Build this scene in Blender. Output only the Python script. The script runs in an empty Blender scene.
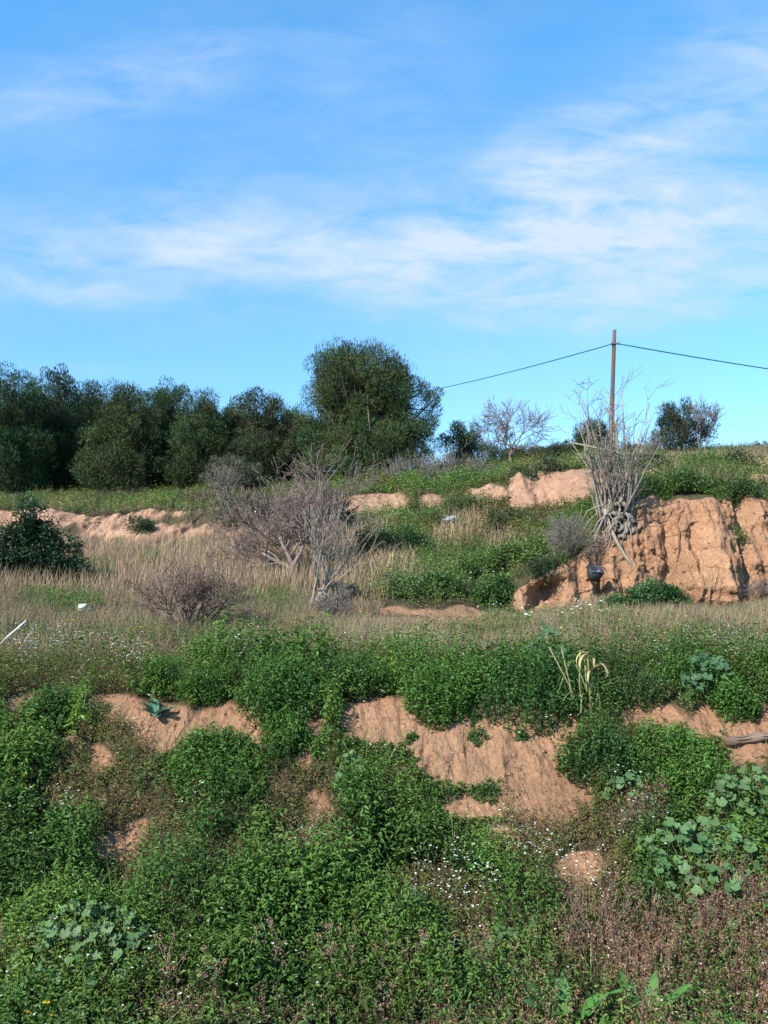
import bpy, math, random
import numpy as np
from mathutils import Vector, Matrix
rng = np.random.default_rng(7)
random.seed(7)
PI = math.pi
C = bpy.context.scene.collection
F = 780.0; PITCH = math.atan(48/F); EYE = 1.6
cp, sp = math.cos(PITCH), math.sin(PITCH)

# ------------------------------------------------------------------ noise
def _h(ix, iy, iz):
    n = (ix*374761393 + iy*668265263 + iz*2147483647 % 4294967296) & 0xFFFFFFFF
    n = ((n ^ (n >> 13)) * 1274126177) & 0xFFFFFFFF
    n = ((n ^ (n >> 16)) * 2246822519) & 0xFFFFFFFF
    return ((n ^ (n >> 15)) & 0xFFFFFF) / float(0xFFFFFF)
def vn(x, y, z=0.0):
    x = np.asarray(x, float); y = np.asarray(y, float); z = np.asarray(z, float) + 0*x
    ix, iy, iz = np.floor(x).astype(np.int64), np.floor(y).astype(np.int64), np.floor(z).astype(np.int64)
    fx, fy, fz = x-ix, y-iy, z-iz
    fx, fy, fz = fx*fx*(3-2*fx), fy*fy*(3-2*fy), fz*fz*(3-2*fz)
    ix += 100000; iy += 100000; iz += 100000
    def g(a, b, c): return _h(ix+a, iy+b, iz+c)
    x00 = g(0,0,0)*(1-fx)+g(1,0,0)*fx; x10 = g(0,1,0)*(1-fx)+g(1,1,0)*fx
    x01 = g(0,0,1)*(1-fx)+g(1,0,1)*fx; x11 = g(0,1,1)*(1-fx)+g(1,1,1)*fx
    return ((x00*(1-fy)+x10*fy)*(1-fz) + (x01*(1-fy)+x11*fy)*fz)*2-1
def fbm(x, y, z=0.0, o=4):
    s = 0; a = 1; t = 0
    for i in range(o):
        s = s + a*vn(np.asarray(x)*2**i+i*17.3, np.asarray(y)*2**i+i*5.1, np.asarray(z)*2**i+i*9.7); t += a; a *= .5
    return s/t
def worley(x, y, seed=0):
    x = np.asarray(x, float); y = np.asarray(y, float)
    ix, iy = np.floor(x).astype(np.int64), np.floor(y).astype(np.int64)
    best = np.full(x.shape, 9.0); cid = np.zeros(x.shape)
    for a in (-1, 0, 1):
        for b in (-1, 0, 1):
            cx, cy = ix+a, iy+b
            px = cx + _h(cx+100000, cy+100000, np.int64(seed)+cx*0); py = cy + _h(cx+100000, cy+100000, np.int64(seed+7)+cx*0)
            d = np.hypot(px-x, py-y); m = d < best
            best = np.where(m, d, best); cid = np.where(m, _h(cx+100000, cy+100000, np.int64(seed+13)+cx*0), cid)
    return best, cid
def sstep(a, b, x):
    t = np.clip((x-a)/(b-a), 0, 1); return t*t*(3-2*t)

# ------------------------------------------------------------------ object helpers
def tag(o, label, cat, group=None, kind=None):
    o['label'] = label; o['category'] = cat
    if group: o['group'] = group
    if kind: o['kind'] = kind
    return o
def thing(name, label, cat, loc=(0,0,0), rz=0, group=None):
    o = bpy.data.objects.new(name, None); C.objects.link(o)
    o.location = loc; o.rotation_euler = (0,0,rz); o.empty_display_size = .2
    return tag(o, label, cat, group)
def npmesh(name, V, faces, mat, parent=None, col=None, smooth=False):
    me = bpy.data.meshes.new(name)
    V = np.ascontiguousarray(V, np.float32)
    me.vertices.add(len(V)); me.vertices.foreach_set('co', V.ravel())
    idx = []; st = []; tot = []; s = 0
    for f in faces:
        if len(f) == 0: continue
        f = np.asarray(f, np.int32); k = f.shape[1]
        idx.append(f.ravel()); st.append(s + np.arange(len(f), dtype=np.int32)*k); tot.append(np.full(len(f), k, np.int32)); s += f.size
    idx = np.concatenate(idx); st = np.concatenate(st); tot = np.concatenate(tot)
    me.loops.add(len(idx)); me.loops.foreach_set('vertex_index', idx)
    me.polygons.add(len(st)); me.polygons.foreach_set('loop_start', st); me.polygons.foreach_set('loop_total', tot)
    if smooth: me.polygons.foreach_set('use_smooth', np.ones(len(st), bool))
    if col is not None:
        a = me.attributes.new('col', 'FLOAT_COLOR', 'POINT')
        c = np.ones((len(V), 4), np.float32); c[:, :3] = col
        a.data.foreach_set('color', c.ravel())
    me.update(calc_edges=True)
    me.materials.append(mat)
    o = bpy.data.objects.new(name, me); C.objects.link(o)
    if parent is not None: o.parent = parent
    return o
class Geo:
    def __init__(s): s.V = []; s.T = []; s.Q = []; s.c = []; s.n = 0
    def add(s, V, T=None, Q=None, col=None):
        V = np.asarray(V, float).reshape(-1, 3)
        if T is not None: s.T.append(np.asarray(T).reshape(-1, 3)+s.n)
        if Q is not None: s.Q.append(np.asarray(Q).reshape(-1, 4)+s.n)
        s.V.append(V)
        s.c.append(np.broadcast_to(np.asarray(col if col is not None else (1,1,1), float), (len(V), 3)))
        s.n += len(V)
    def obj(s, name, mat, parent=None, smooth=False):
        fs = []
        if s.T: fs.append(np.concatenate(s.T))
        if s.Q: fs.append(np.concatenate(s.Q))
        return npmesh(name, np.concatenate(s.V), fs, mat, parent, np.concatenate(s.c), smooth)
def nrm(v): return v/np.maximum(np.linalg.norm(v, axis=-1, keepdims=True), 1e-9)
def dup(root, loc, rz=0, sc=1, label=None):
    r = root.copy(); C.objects.link(r); r.location = loc; r.rotation_euler = (0,0,rz)
    r.scale = (sc,)*3 if not hasattr(sc, '__len__') else sc
    if label: r['label'] = label
    for ch in list(root.children):
        c = ch.copy(); C.objects.link(c); c.parent = r
        for g in ch.children:
            d = g.copy(); C.objects.link(d); d.parent = c
    return r

# leaves: arrays of base, direction, up, length, width
def leaves(g, P, D, U, L, W, col, droop=.25, fold=.25):
    n = len(P)
    if n == 0: return
    L = np.broadcast_to(L, (n,))[:, None]; W = np.broadcast_to(W, (n,))[:, None]
    droop = np.broadcast_to(droop, (n,))[:, None]
    S = nrm(np.cross(D, U)); U = nrm(np.cross(S, D))
    v0 = P; v2 = P+D*L-U*L*droop
    m = P+D*L*.42
    v1 = m+S*W*.5+U*W*fold; v3 = m-S*W*.5+U*W*fold
    V = np.stack([v0, v1, v2, v3], 1).reshape(-1, 3)
    b = np.arange(n)[:, None]*4
    T = np.concatenate([b+[0,1,2], b+[0,2,3]], 0)
    g.add(V, T=T, col=np.repeat(col, 4, 0) if np.ndim(col) == 2 else col)
def blades(g, P, D, H, W, bend, col):
    n = len(P)
    if n == 0: return
    H = np.broadcast_to(H, (n,))[:, None]; W = np.broadcast_to(W, (n,))[:, None]
    az = rng.uniform(0, 2*PI, n); S = np.stack([np.cos(az), np.sin(az), 0*az], 1)
    bd = np.stack([-np.sin(az), np.cos(az), -.15+0*az], 1)*np.broadcast_to(bend, (n,))[:, None]*H
    m = P+D*H*.55+bd*.3; t = P+D*H+bd
    V = np.stack([P-S*W*.5, P+S*W*.5, m+S*W*.4, m-S*W*.4, t], 1).reshape(-1, 3)
    b = np.arange(n)[:, None]*5
    T = np.concatenate([b+[0,1,2], b+[0,2,3], b+[3,2,4]], 0)
    g.add(V, T=T, col=np.repeat(col, 5, 0) if np.ndim(col) == 2 else col)
def tube(g, pts, rad, sides=5, col=None):
    pts = np.asarray(pts, float); m = len(pts)
    T = nrm(np.gradient(pts, axis=0))
    ref = np.array([0.,0,1]) if abs(T[:, 2]).mean() < .8 else np.array([1.,0,0])
    A = nrm(np.cross(T, ref)); B = np.cross(T, A)
    an = np.arange(sides)*2*PI/sides
    rad = np.broadcast_to(rad, (m,))
    ring = pts[:, None]+(A[:, None]*np.cos(an)[None, :, None]+B[:, None]*np.sin(an)[None, :, None])*rad[:, None, None]
    i = np.arange(m-1)[:, None]*sides; j = np.arange(sides)[None]; k = (j+1) % sides
    Q = np.stack([i+j, i+k, i+sides+k, i+sides+j], -1).reshape(-1, 4)
    V = ring.reshape(-1, 3)
    Tc = []
    c0 = len(V); V = np.concatenate([V, pts[:1], pts[-1:]])
    jj = np.arange(sides); kk = (jj+1) % sides
    Tc = np.concatenate([np.stack([kk, jj, jj*0+c0], 1), np.stack([(m-1)*sides+jj, (m-1)*sides+kk, jj*0+c0+1], 1)])
    g.add(V, T=Tc, Q=Q, col=col)

# ------------------------------------------------------------------ materials
def nodes(name):
    m = bpy.data.materials.new(name); m.use_nodes = True
    nt = m.node_tree; nt.nodes.clear()
    return m, nt, nt.nodes, nt.links
def leaf_mat(name, trans=.3, rough=.55, spec=.3):
    m, nt, N, L = nodes(name)
    out = N.new('ShaderNodeOutputMaterial'); p = N.new('ShaderNodeBsdfPrincipled'); t = N.new('ShaderNodeBsdfTranslucent')
    at = N.new('ShaderNodeAttribute'); at.attribute_name = 'col'
    mx = N.new('ShaderNodeMixShader'); mx.inputs[0].default_value = trans
    tn = N.new('ShaderNodeTexCoord'); no = N.new('ShaderNodeTexNoise'); no.inputs['Scale'].default_value = 30; no.inputs['Detail'].default_value = 2
    mp = N.new('ShaderNodeMapRange'); mp.inputs['To Min'].default_value = .75; mp.inputs['To Max'].default_value = 1.25
    mul = N.new('ShaderNodeVectorMath'); mul.operation = 'SCALE'
    L.new(tn.outputs['Object'], no.inputs['Vector']); L.new(no.outputs['Fac'], mp.inputs['Value'])
    L.new(at.outputs['Color'], mul.inputs[0]); L.new(mp.outputs[0], mul.inputs['Scale'])
    L.new(mul.outputs[0], p.inputs['Base Color']); L.new(mul.outputs[0], t.inputs['Color'])
    p.inputs['Roughness'].default_value = rough; p.inputs['Specular IOR Level'].default_value = spec
    L.new(p.outputs[0], mx.inputs[1]); L.new(t.outputs[0], mx.inputs[2]); L.new(mx.outputs[0], out.inputs[0])
    return m
def bark_mat(name, c1, c2, scale=12, rough=.9, stretch=4, bump=.3):
    m, nt, N, L = nodes(name)
    out = N.new('ShaderNodeOutputMaterial'); p = N.new('ShaderNodeBsdfPrincipled')
    tc = N.new('ShaderNodeTexCoord'); mp = N.new('ShaderNodeMapping'); mp.inputs['Scale'].default_value = (stretch, stretch, 1)
    no = N.new('ShaderNodeTexNoise'); no.inputs['Scale'].default_value = scale; no.inputs['Detail'].default_value = 5
    cr = N.new('ShaderNodeValToRGB'); cr.color_ramp.elements[0].position = .3; cr.color_ramp.elements[1].position = .7
    cr.color_ramp.elements[0].color = (*c1, 1); cr.color_ramp.elements[1].color = (*c2, 1)
    bp = N.new('ShaderNodeBump'); bp.inputs['Strength'].default_value = bump; bp.inputs['Distance'].default_value = .02
    L.new(tc.outputs['Object'], mp.inputs['Vector']); L.new(mp.outputs[0], no.inputs['Vector'])
    L.new(no.outputs['Fac'], cr.inputs[0]); L.new(cr.outputs[0], p.inputs['Base Color'])
    L.new(no.outputs['Fac'], bp.inputs['Height']); L.new(bp.outputs[0], p.inputs['Normal'])
    p.inputs['Roughness'].default_value = rough; p.inputs['Specular IOR Level'].default_value = .2
    L.new(p.outputs[0], out.inputs[0])
    return m
M_leaf = leaf_mat('leaf', .3); M_dry = leaf_mat('dry_stalk', .2, .8, .1); M_needle = leaf_mat('pine_needle', .15, .7, .2)
M_petal = leaf_mat('petal', .3, .7, .1); M_waxy = leaf_mat('waxy_leaf', .2, .6, .25)
M_bark_grey = bark_mat('grey_bark', (.10,.085,.072), (.24,.205,.175))
M_bark_pale = bark_mat('pale_dead_wood', (.16,.13,.10), (.34,.285,.225))
M_bark_brown = bark_mat('brown_twig', (.10,.07,.055), (.22,.155,.12))
M_bark_pine = bark_mat('pine_bark', (.07,.05,.04), (.18,.14,.11))
M_pole = bark_mat('weathered_pole_wood', (.07,.045,.034), (.17,.11,.08), 6, stretch=8)
M_bark_russet = bark_mat('russet_twig', (.13,.095,.078), (.24,.185,.155))
M_root = bark_mat('root', (.11,.06,.04), (.20,.11,.07))

# soil
m, nt, N, L = nodes('orange_earth')
out = N.new('ShaderNodeOutputMaterial'); p = N.new('ShaderNodeBsdfPrincipled')
tc = N.new('ShaderNodeTexCoord'); at = N.new('ShaderNodeAttribute'); at.attribute_name = 'col'
def tex(scale, det=6, mscale=None, rough=.6):
    n = N.new('ShaderNodeTexNoise'); n.inputs['Scale'].default_value = scale; n.inputs['Detail'].default_value = det; n.inputs['Roughness'].default_value = rough
    if mscale:
        mp = N.new('ShaderNodeMapping'); mp.inputs['Scale'].default_value = mscale
        L.new(tc.outputs['Object'], mp.inputs['Vector']); L.new(mp.outputs[0], n.inputs['Vector'])
    else: L.new(tc.outputs['Object'], n.inputs['Vector'])
    return n
n1 = tex(1.3, 8); n2 = tex(14, 8, rough=.7); n3 = tex(6, 6, (3, 1, .8)); vo = N.new('ShaderNodeTexVoronoi'); vo.inputs['Scale'].default_value = 16; L.new(tc.outputs['Object'], vo.inputs['Vector'])
def mr(src, a, b, c, d):
    r = N.new('ShaderNodeMapRange'); r.inputs['From Min'].default_value = a; r.inputs['From Max'].default_value = b; r.inputs['To Min'].default_value = c; r.inputs['To Max'].default_value = d
    L.new(src, r.inputs['Value']); return r.outputs[0]
def mul(a, b):
    r = N.new('ShaderNodeMath'); r.operation = 'MULTIPLY'; L.new(a, r.inputs[0]); L.new(b, r.inputs[1]); return r.outputs[0]
def add(a, b):
    r = N.new('ShaderNodeMath'); r.operation = 'ADD'; L.new(a, r.inputs[0]); L.new(b, r.inputs[1]); return r.outputs[0]
f = mul(mul(mr(n1.outputs['Fac'], .3, .7, .7, 1.2), mr(n2.outputs['Fac'], .25, .75, .62, 1.25)), mr(n3.outputs['Fac'], .3, .7, .85, 1.12))
sc = N.new('ShaderNodeVectorMath'); sc.operation = 'SCALE'; L.new(at.outputs['Color'], sc.inputs[0]); L.new(f, sc.inputs['Scale'])
L.new(sc.outputs[0], p.inputs['Base Color']); p.inputs['Roughness'].default_value = .95; p.inputs['Specular IOR Level'].default_value = .1
hh = add(add(mr(n2.outputs['Fac'], 0, 1, 0, .6), mr(n3.outputs['Fac'], 0, 1, 0, .7)), mr(vo.outputs['Distance'], 0, 1, 0, .25))
bp = N.new('ShaderNodeBump'); bp.inputs['Strength'].default_value = 1; bp.inputs['Distance'].default_value = .09
L.new(hh, bp.inputs['Height']); L.new(bp.outputs[0], p.inputs['Normal']); L.new(p.outputs[0], out.inputs[0])
M_soil = m

# ------------------------------------------------------------------ ground: one parametric sheet, profiles of (depth, height)
def pix(px, py, d):
    u = (px-384)/F; v = (512-py)/F
    y = cp-v*sp; z = sp+v*cp
    return np.array([u*d/y, d, EYE+z*d/y])
def proj(P):
    P = np.asarray(P, float); x, y, z = P[..., 0], P[..., 1], P[..., 2]-EYE
    dd = np.maximum(y*cp+z*sp, 1e-3)
    return 384+F*x/dd, 512-F*(-y*sp+z*cp)/dd
COLS = [-260, 0, 130, 230, 300, 384, 460, 500, 516, 560, 600, 622, 650, 712, 768, 1020]
R8 = [(622,14)]*16
R9 = [(590,18),(590,18),(595,18),(600,18),(604,18),(612,18),(616,18.5),(622,19),(626,19.3),(618,19.8),(606,20.6),(605,20.9),(603,21.2),(618,21.3),(605,21.8),(600,23)]
R10 = [(565,26),(565,26),(565,26),(565,26),(565,26),(556,26),(566,24),(606,20.6),(586,20.1),(566,20.8),(533,22),(501,22.6),(489,22.9),(492,22.9),(491,23.6),(497,25)]
R11 = [(545,34),(545,34),(545,34),(540,34),(527,34),(516,34),(511,32),(514,30),(514,29.5),(511,29),(499,27),(487,25),(483,24),(484,24.2),(484,25),(490,27)]
R12 = [(514,36.5),(514,36.5),(513,36.5),(508,36.5),(500,37),(492,37),(490,35.5),(486,33),(480,32),(474,31.2),(472,30.5),(473,29.6),(475,29),(476,29.5),(474,30),(480,33)]
R13 = [(500,42),(500,42),(499,42),(496,42),(490,43),(483,43),(478,42),(474,40),(471,39),(467,38),(464,38),(463,38),(462,38),(460,38),(460,38),(465,42)]
R14 = [(498,52),(498,52),(495,52),(490,52),(484,53),(477,53),(470,53),(466,54),(463,54),(460,54),(457,54),(455.5,54),(454,54),(451,54),(449,54),(450,60)]
A = np.array([(c-384)/F for c in COLS])
def zrow(R):
    d = np.array([q[1] for q in R]); z = np.array([pix(c, q[0], q[1])[2] for c, q in zip(COLS, R)]); return d, z
n = len(COLS); one = np.ones(n)
bankd = {3:(1050,5.3), 4:(870,6.55), 5:(800,7.15), 6:(703,8.25), 7:(668,9.3)}
CT = [(.3*one, 0*one), (2.2*one, -.1*one), (4.2*one, -2.0*one)]
for k in (3,4,5,6,7): CT.append(zrow([bankd[k]]*n))
for R in (R8, R9, R10, R11, R12, R13, R14): CT.append(zrow(R))
R15 = [(c, 66) for c in (478,478,478,476,472,470,469,466,463.5,461,458,456.5,455,452.5,450.5,452)]
CT.append(zrow(R15)); CT.append((160*one, 9*one)); CT.append((6000*one, 9*one))
NR = [4, 6, 14, 70, 44, 90, 40, 50, 60, 110, 80, 50, 30, 30, 12, 14, 8]
AM = .92; NA = 1320; af = np.linspace(-AM, AM, NA)
th = np.concatenate([-np.linspace(PI, math.atan(AM), 40)[:-1], np.arctan(af), np.linspace(math.atan(AM), PI, 40)[1:]])
acol = np.clip(np.tan(np.clip(th, -1.2, 1.2)), A[0], A[-1])
def cint(vals):
    v = np.interp(af, A, vals); k = np.exp(-np.linspace(-2, 2, 21)**2); k /= k.sum()
    vs = np.convolve(np.pad(v, 10, 'edge'), k, 'valid')
    return np.interp(acol, af, vs)
Dc = [cint(c[0]) for c in CT]; Zc = [cint(c[1]) for c in CT]
rowsD = []; rowsZ = []; rowsT = []
for j in range(len(CT)-1):
    for k in range(NR[j]):
        t = k/NR[j]; tt = t
        if j >= 15: tt = t**2
        rowsD.append(Dc[j]*(1-tt)+Dc[j+1]*tt); rowsZ.append(Zc[j]*(1-tt)+Zc[j+1]*tt); rowsT.append(j+t)
rowsD.append(Dc[-1]); rowsZ.append(Zc[-1]); rowsT.append(len(CT)-1.)
GD = np.array(rowsD); GZ = np.array(rowsZ); GT = np.array(rowsT)
def smooth_rows(X, k):
    ker = np.exp(-np.linspace(-2, 2, 2*k+1)**2); ker /= ker.sum()
    P = np.pad(X, ((k,k),(0,0)), 'edge'); o = 0
    for i, w in enumerate(ker): o = o+P[i:i+len(X)]*w
    return o
near = (GT > 2) & (GT < 9)
sm = smooth_rows(GZ, 9); GZ = np.where((GT[:, None] < 8.7), sm, GZ); sd = smooth_rows(GD, 9); GD = np.where(GT[:, None] < 8.7, sd, GD)
GZ = np.where(GT[:, None] >= 8.7, smooth_rows(GZ, 2), GZ)
R = GD/np.cos(np.clip(th, -math.atan(AM), math.atan(AM)))[None]
back = sstep(.75, 1.4, np.abs(th))[None]
GZ = GZ*(1-back)+back*np.where(GT[:, None] < 6, 0, .2)
X = R*np.sin(th)[None]; Y = R*np.cos(th)[None]; Z = GZ
TT = GT[:, None]+0*X
# relief
w_near = sstep(2.0, 3.0, TT)*(1-sstep(13.5, 14.5, TT))
Z = Z + w_near*(.10*fbm(X*.9, Y*.9, 0, 4) + .035*fbm(X*4, Y*4, 3, 4))
Z = Z + sstep(7.5, 9, TT)*(1-sstep(9, 9.3, TT))*.1*fbm(X*.5, Y*.5, 5, 3)
PXa = 384+F*X/np.maximum(Y, .1)
bank2 = sstep(10.9, 11.1, TT)*(1-sstep(12.0, 12.3, TT))
Z = Z + bank2*(.35*fbm(X*.55, Y*.3, 9, 4)+.22*np.abs(fbm(X*1.6, Z*2, 11, 4)))
fl = fbm(X*1.1, Z*.8, 5, 4); Y = Y - bank2*(1.0*fl)
# scarp relief: flutes, buttresses, gullies and blocky ledges, pushed along the depth axis
ws = np.where(TT < 9.15, sstep(8.95, 9.15, TT), np.where(TT < 9.93, 1, 1-sstep(9.93, 10.12, TT)))*sstep(503, 520, PXa)
big = fbm(X*.45+3, Z*.12, 1, 3)
rid = 1-2*np.abs(fbm(X*1.25+.4*fbm(X, Z, 2), Z*.22, 4, 3))
fine = fbm(X*3.2, Z*.9, 7, 5)
led, cid = worley(X*1.3+fbm(X*2, Z*2, 3)*.3, Z*1.6, 3)
butt = np.exp(-((PXa-708+.12*(GZ*20))/22)**2)*(1-.6*sstep(9.2, 10, TT))*.75
crease = np.exp(-((PXa-737)/6)**2)*.35+np.exp(-((PXa-664)/6)**2)*.3+np.exp(-((PXa-600)/5)**2)*.35
rid2 = 1-2*np.abs(fbm(X*3.1+.5*fbm(X*2, Z, 12), Z*.5, 14, 3))
dy = -ws*(.5*big+(.30*rid+.13*rid2+.16*fine)+.09*fbm(X*9, Z*6, 17, 3)+.12*(cid-.5)-.05*sstep(.5, .72, worley(X*2.3+.4*fbm(X*3, Z*3, 41), Z*1.5+.4*fbm(X*3, Z*3, 42), 9)[0])+butt-crease+.16*fbm(X*.7, Z*3.2, 23, 3)-.75*np.exp(-((PXa-543)/15)**2)*sstep(9.1, 9.35, TT)*(1-sstep(9.6, 9.9, TT)))
nearpatch = sstep(5.0, 5.4, TT)*(1-sstep(6.0, 6.4, TT))
dy = dy - nearpatch*(.10*(1-2*np.abs(fbm(X*5+.8*fbm(X*2, Y*2, 8), Y*1.2, 2, 3)))+.07*fbm(X*11, Z*8, 6, 5))
Y = Y+dy; Z = Z+ws*.06*fbm(X*6, Z*6, 2, 3)+sstep(9.6, 10, TT)*(1-sstep(10.1, 10.8, TT))*sstep(560, 640, PXa)*(.38*fbm(X*.9+5, Y*.3, 33, 4))
G = np.stack([X, Y, Z+0*X], -1)
NRW, NCL = X.shape
GPX, GPY = proj(G)
DEN = slice(39, 39+NA)   # dense columns
def G_at(px, py):
    c = int(np.clip(np.searchsorted(af, (px-384)/F), 0, NA-1))+39-1
    for it in range(4):
        c = int(np.clip(c, 40, NA+36))
        col = GPY[20:, c]; r = int(np.argmax(col <= py))+20
        if col[r-20] > py: r = NRW-6
        c += int(round((px-GPX[r, c])/max(GPX[r, c+1]-GPX[r, c], .1)))
    c = int(np.clip(c, 40, NA+36))
    return G[r, c].copy()
def gz(x, y):
    x = np.atleast_1d(x); y = np.atleast_1d(y); o = np.zeros(x.shape)
    for i in range(len(x)):
        a = math.atan2(x[i], y[i]); c = int(np.clip(np.searchsorted(th, a), 1, NCL-1))
        r = int(np.clip(np.searchsorted(GD[:, c], y[i]), 1, NRW-1))
        lo = max(r-12, 0); seg = G[lo:r+12, c]; k = np.argmin(np.abs(seg[:, 1]-y[i])); o[i] = seg[k, 2]
    return o

# ------------------------------------------------------------------ zones (a map of the ground cover)
def ell(px, py, L, warp=1.0):
    m = np.zeros(np.shape(px))
    wx = px+warp*10*fbm(px*.03, py*.04, 3, 3); wy = py+warp*8*fbm(px*.03, py*.05, 8, 3)
    for q in L:
        cx, cy, rx, ry = q[:4]; a = math.radians(q[4]) if len(q) > 4 else 0
        dx, dy = wx-cx, wy-cy; c, s = math.cos(a), math.sin(a)
        r = np.hypot((dx*c+dy*s)/rx, (-dx*s+dy*c)/ry)
        m = np.maximum(m, 1-sstep(.8, 1.12, r))
    return m
SOIL = [(40,708,40,15),(118,712,34,16),(165,730,42,24),(232,724,36,20),(254,738,16,30),(310,722,13,26),(392,722,62,26),(470,748,62,44),(545,775,55,52,20),(520,730,70,24),
        (478,812,34,14),(655,720,34,16),(715,722,30,20),(752,735,34,34),(620,775,16,20),(322,806,14,18),(578,872,26,18),(112,846,22,16),(135,830,14,12),(60,735,16,10),(100,760,14,14),(300,765,10,14),(505,835,16,8)]
OLIVE = [(108,795,56,75),(185,815,30,30),(80,680,120,20),(560,860,70,55),(615,815,30,40),(305,815,40,35),(300,860,40,30),(435,905,46,32),(230,870,30,20),(150,860,50,30),(650,740,40,30),(395,790,20,14),(470,930,30,30),(350,870,20,12),(600,905,40,22),(520,800,20,30)]
DRYZ = [(310,850,26,28),(645,815,22,24),(655,992,125,52),(745,985,65,85),(575,1010,70,40),(430,1072,150,44),(220,1060,110,46),(475,975,30,24),(620,1080,140,60)]
MALZ = [(82,975,75,50),(712,890,70,60),(755,815,45,50),(402,930,24,20)]
FIELDG = [(55,618,40,14),(240,612,26,14),(280,616,30,14),(150,650,100,10),(650,608,60,14),(470,622,40,10),(700,650,70,12),(600,640,40,10),(20,655,50,10),(490,640,50,10)]
def zones(px, py, T, d):
    soil = ell(px, py, SOIL)
    olive = ell(px, py, OLIVE, 1.5); olive = np.maximum(olive, .45*ell(px, py, MALZ, 1.5))
    dry = ell(px, py, DRYZ, 1.5)
    return soil, olive, dry
SO, OL, DR = zones(GPX, GPY, TT, GD)
nb = (TT > 3) & (TT < 7)
SO = SO*nb; OL = OL*(TT > 2.5)*(TT < 7.6); DR = DR*(TT > 2.5)*(TT < 7.3)
# soils of the banks further away: their tops carry plants, their faces are bare
scarp = ((TT > 9.02) & (TT < 9.97) & (PXa > 512)).astype(float)
b2 = ((TT > 11.03) & (TT < 12.0))*np.where(PXa > 320, np.where(PXa > 508, 1.0, ell(GPX, GPY, [(376,502,32,11),(430,500,14,8),(488,494,22,8),(350,508,16,6)])), 1.0)*(sstep(-.25, -.05, fbm(X*.5, Y*.5, 21, 3)+.2-(PXa > 262)*(PXa < 320)*.9+.3*(PXa > 320)-.9*(PXa > 610)))
midsoil = ell(GPX, GPY, [(420,618,60,9),(465,616,30,10),(395,612,20,6)])*(TT > 7.9)*(TT < 9.2)
topsoil = ell(GPX, GPY, [(660,474,44,6),(760,466,26,9),(700,480,30,4)])*(TT > 12)
bare = np.clip(SO+scarp+b2+midsoil+topsoil, 0, 1)
# ground colour: orange earth, browner leaf litter where plants grow
so = np.array([.36,.205,.118]); lit = np.array([.085,.070,.036]); pale = np.array([.39,.235,.155]); red = np.array([.385,.195,.105])
k = (bare)[..., None]
v1 = sstep(-.4, .5, fbm(X*.8, Y*.8+Z, 31, 3))[..., None]
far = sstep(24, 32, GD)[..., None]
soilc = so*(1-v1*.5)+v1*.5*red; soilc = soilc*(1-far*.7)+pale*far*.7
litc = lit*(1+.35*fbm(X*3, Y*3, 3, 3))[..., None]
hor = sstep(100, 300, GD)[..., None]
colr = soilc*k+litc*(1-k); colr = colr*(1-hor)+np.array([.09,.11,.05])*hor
i = np.arange(NRW-1)[:, None]*NCL; j = np.arange(NCL-1)[None]
Q = np.stack([i+j, i+j+1, i+NCL+j+1, i+NCL+j], -1).reshape(-1, 4)
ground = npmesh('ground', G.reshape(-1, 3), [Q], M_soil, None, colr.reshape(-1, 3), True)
ground['kind'] = 'structure'

# cell areas and the sampler
Gc = G[:, DEN]
e1 = Gc[1:, :-1]-Gc[:-1, :-1]; e2 = Gc[:-1, 1:]-Gc[:-1, :-1]
AREA = np.linalg.norm(np.cross(e1, e2), axis=-1)
cPX = GPX[:-1, DEN][:, :-1]; cPY = GPY[:-1, DEN][:, :-1]; cT = TT[:-1, DEN][:, :-1]; cD = GD[:-1, DEN][:, :-1]
cX = Gc[:-1, :-1, 0]; cY = Gc[:-1, :-1, 1]; cZ = Gc[:-1, :-1, 2]
cBare = bare[:-1, DEN][:, :-1]; cSO = SO[:-1, DEN][:, :-1]; cOL = OL[:-1, DEN][:, :-1]; cDR = DR[:-1, DEN][:, :-1]
FALL = np.where((cPX < -110) | (cPX > 880), .5, 1.0)
SLOPE = np.abs(nrm(np.cross(e2, e1))[..., 2])
def sample(dens):
    w = (AREA*dens*FALL).ravel(); cs = np.cumsum(w); nn = int(cs[-1])
    r = np.searchsorted(cs, rng.uniform(0, cs[-1], nn)); r = np.minimum(r, len(w)-1)
    ri, ci = r//AREA.shape[1], r % AREA.shape[1]
    a, b = rng.random((2, nn, 1))
    P = Gc[ri, ci]+e1[ri, ci]*a+e2[ri, ci]*b
    return P, ri, ci
def lf(d): return np.maximum(1, d*2.6/F/.04)    # leaves stand for bigger sprays with distance
def jit(c, n, s=.2, hs=.08):
    b = 1+rng.normal(0, s, (n, 1)); h = 1+rng.normal(0, hs, (n, 3)); return np.clip(np.asarray(c)*b*h, .003, .9)
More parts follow.
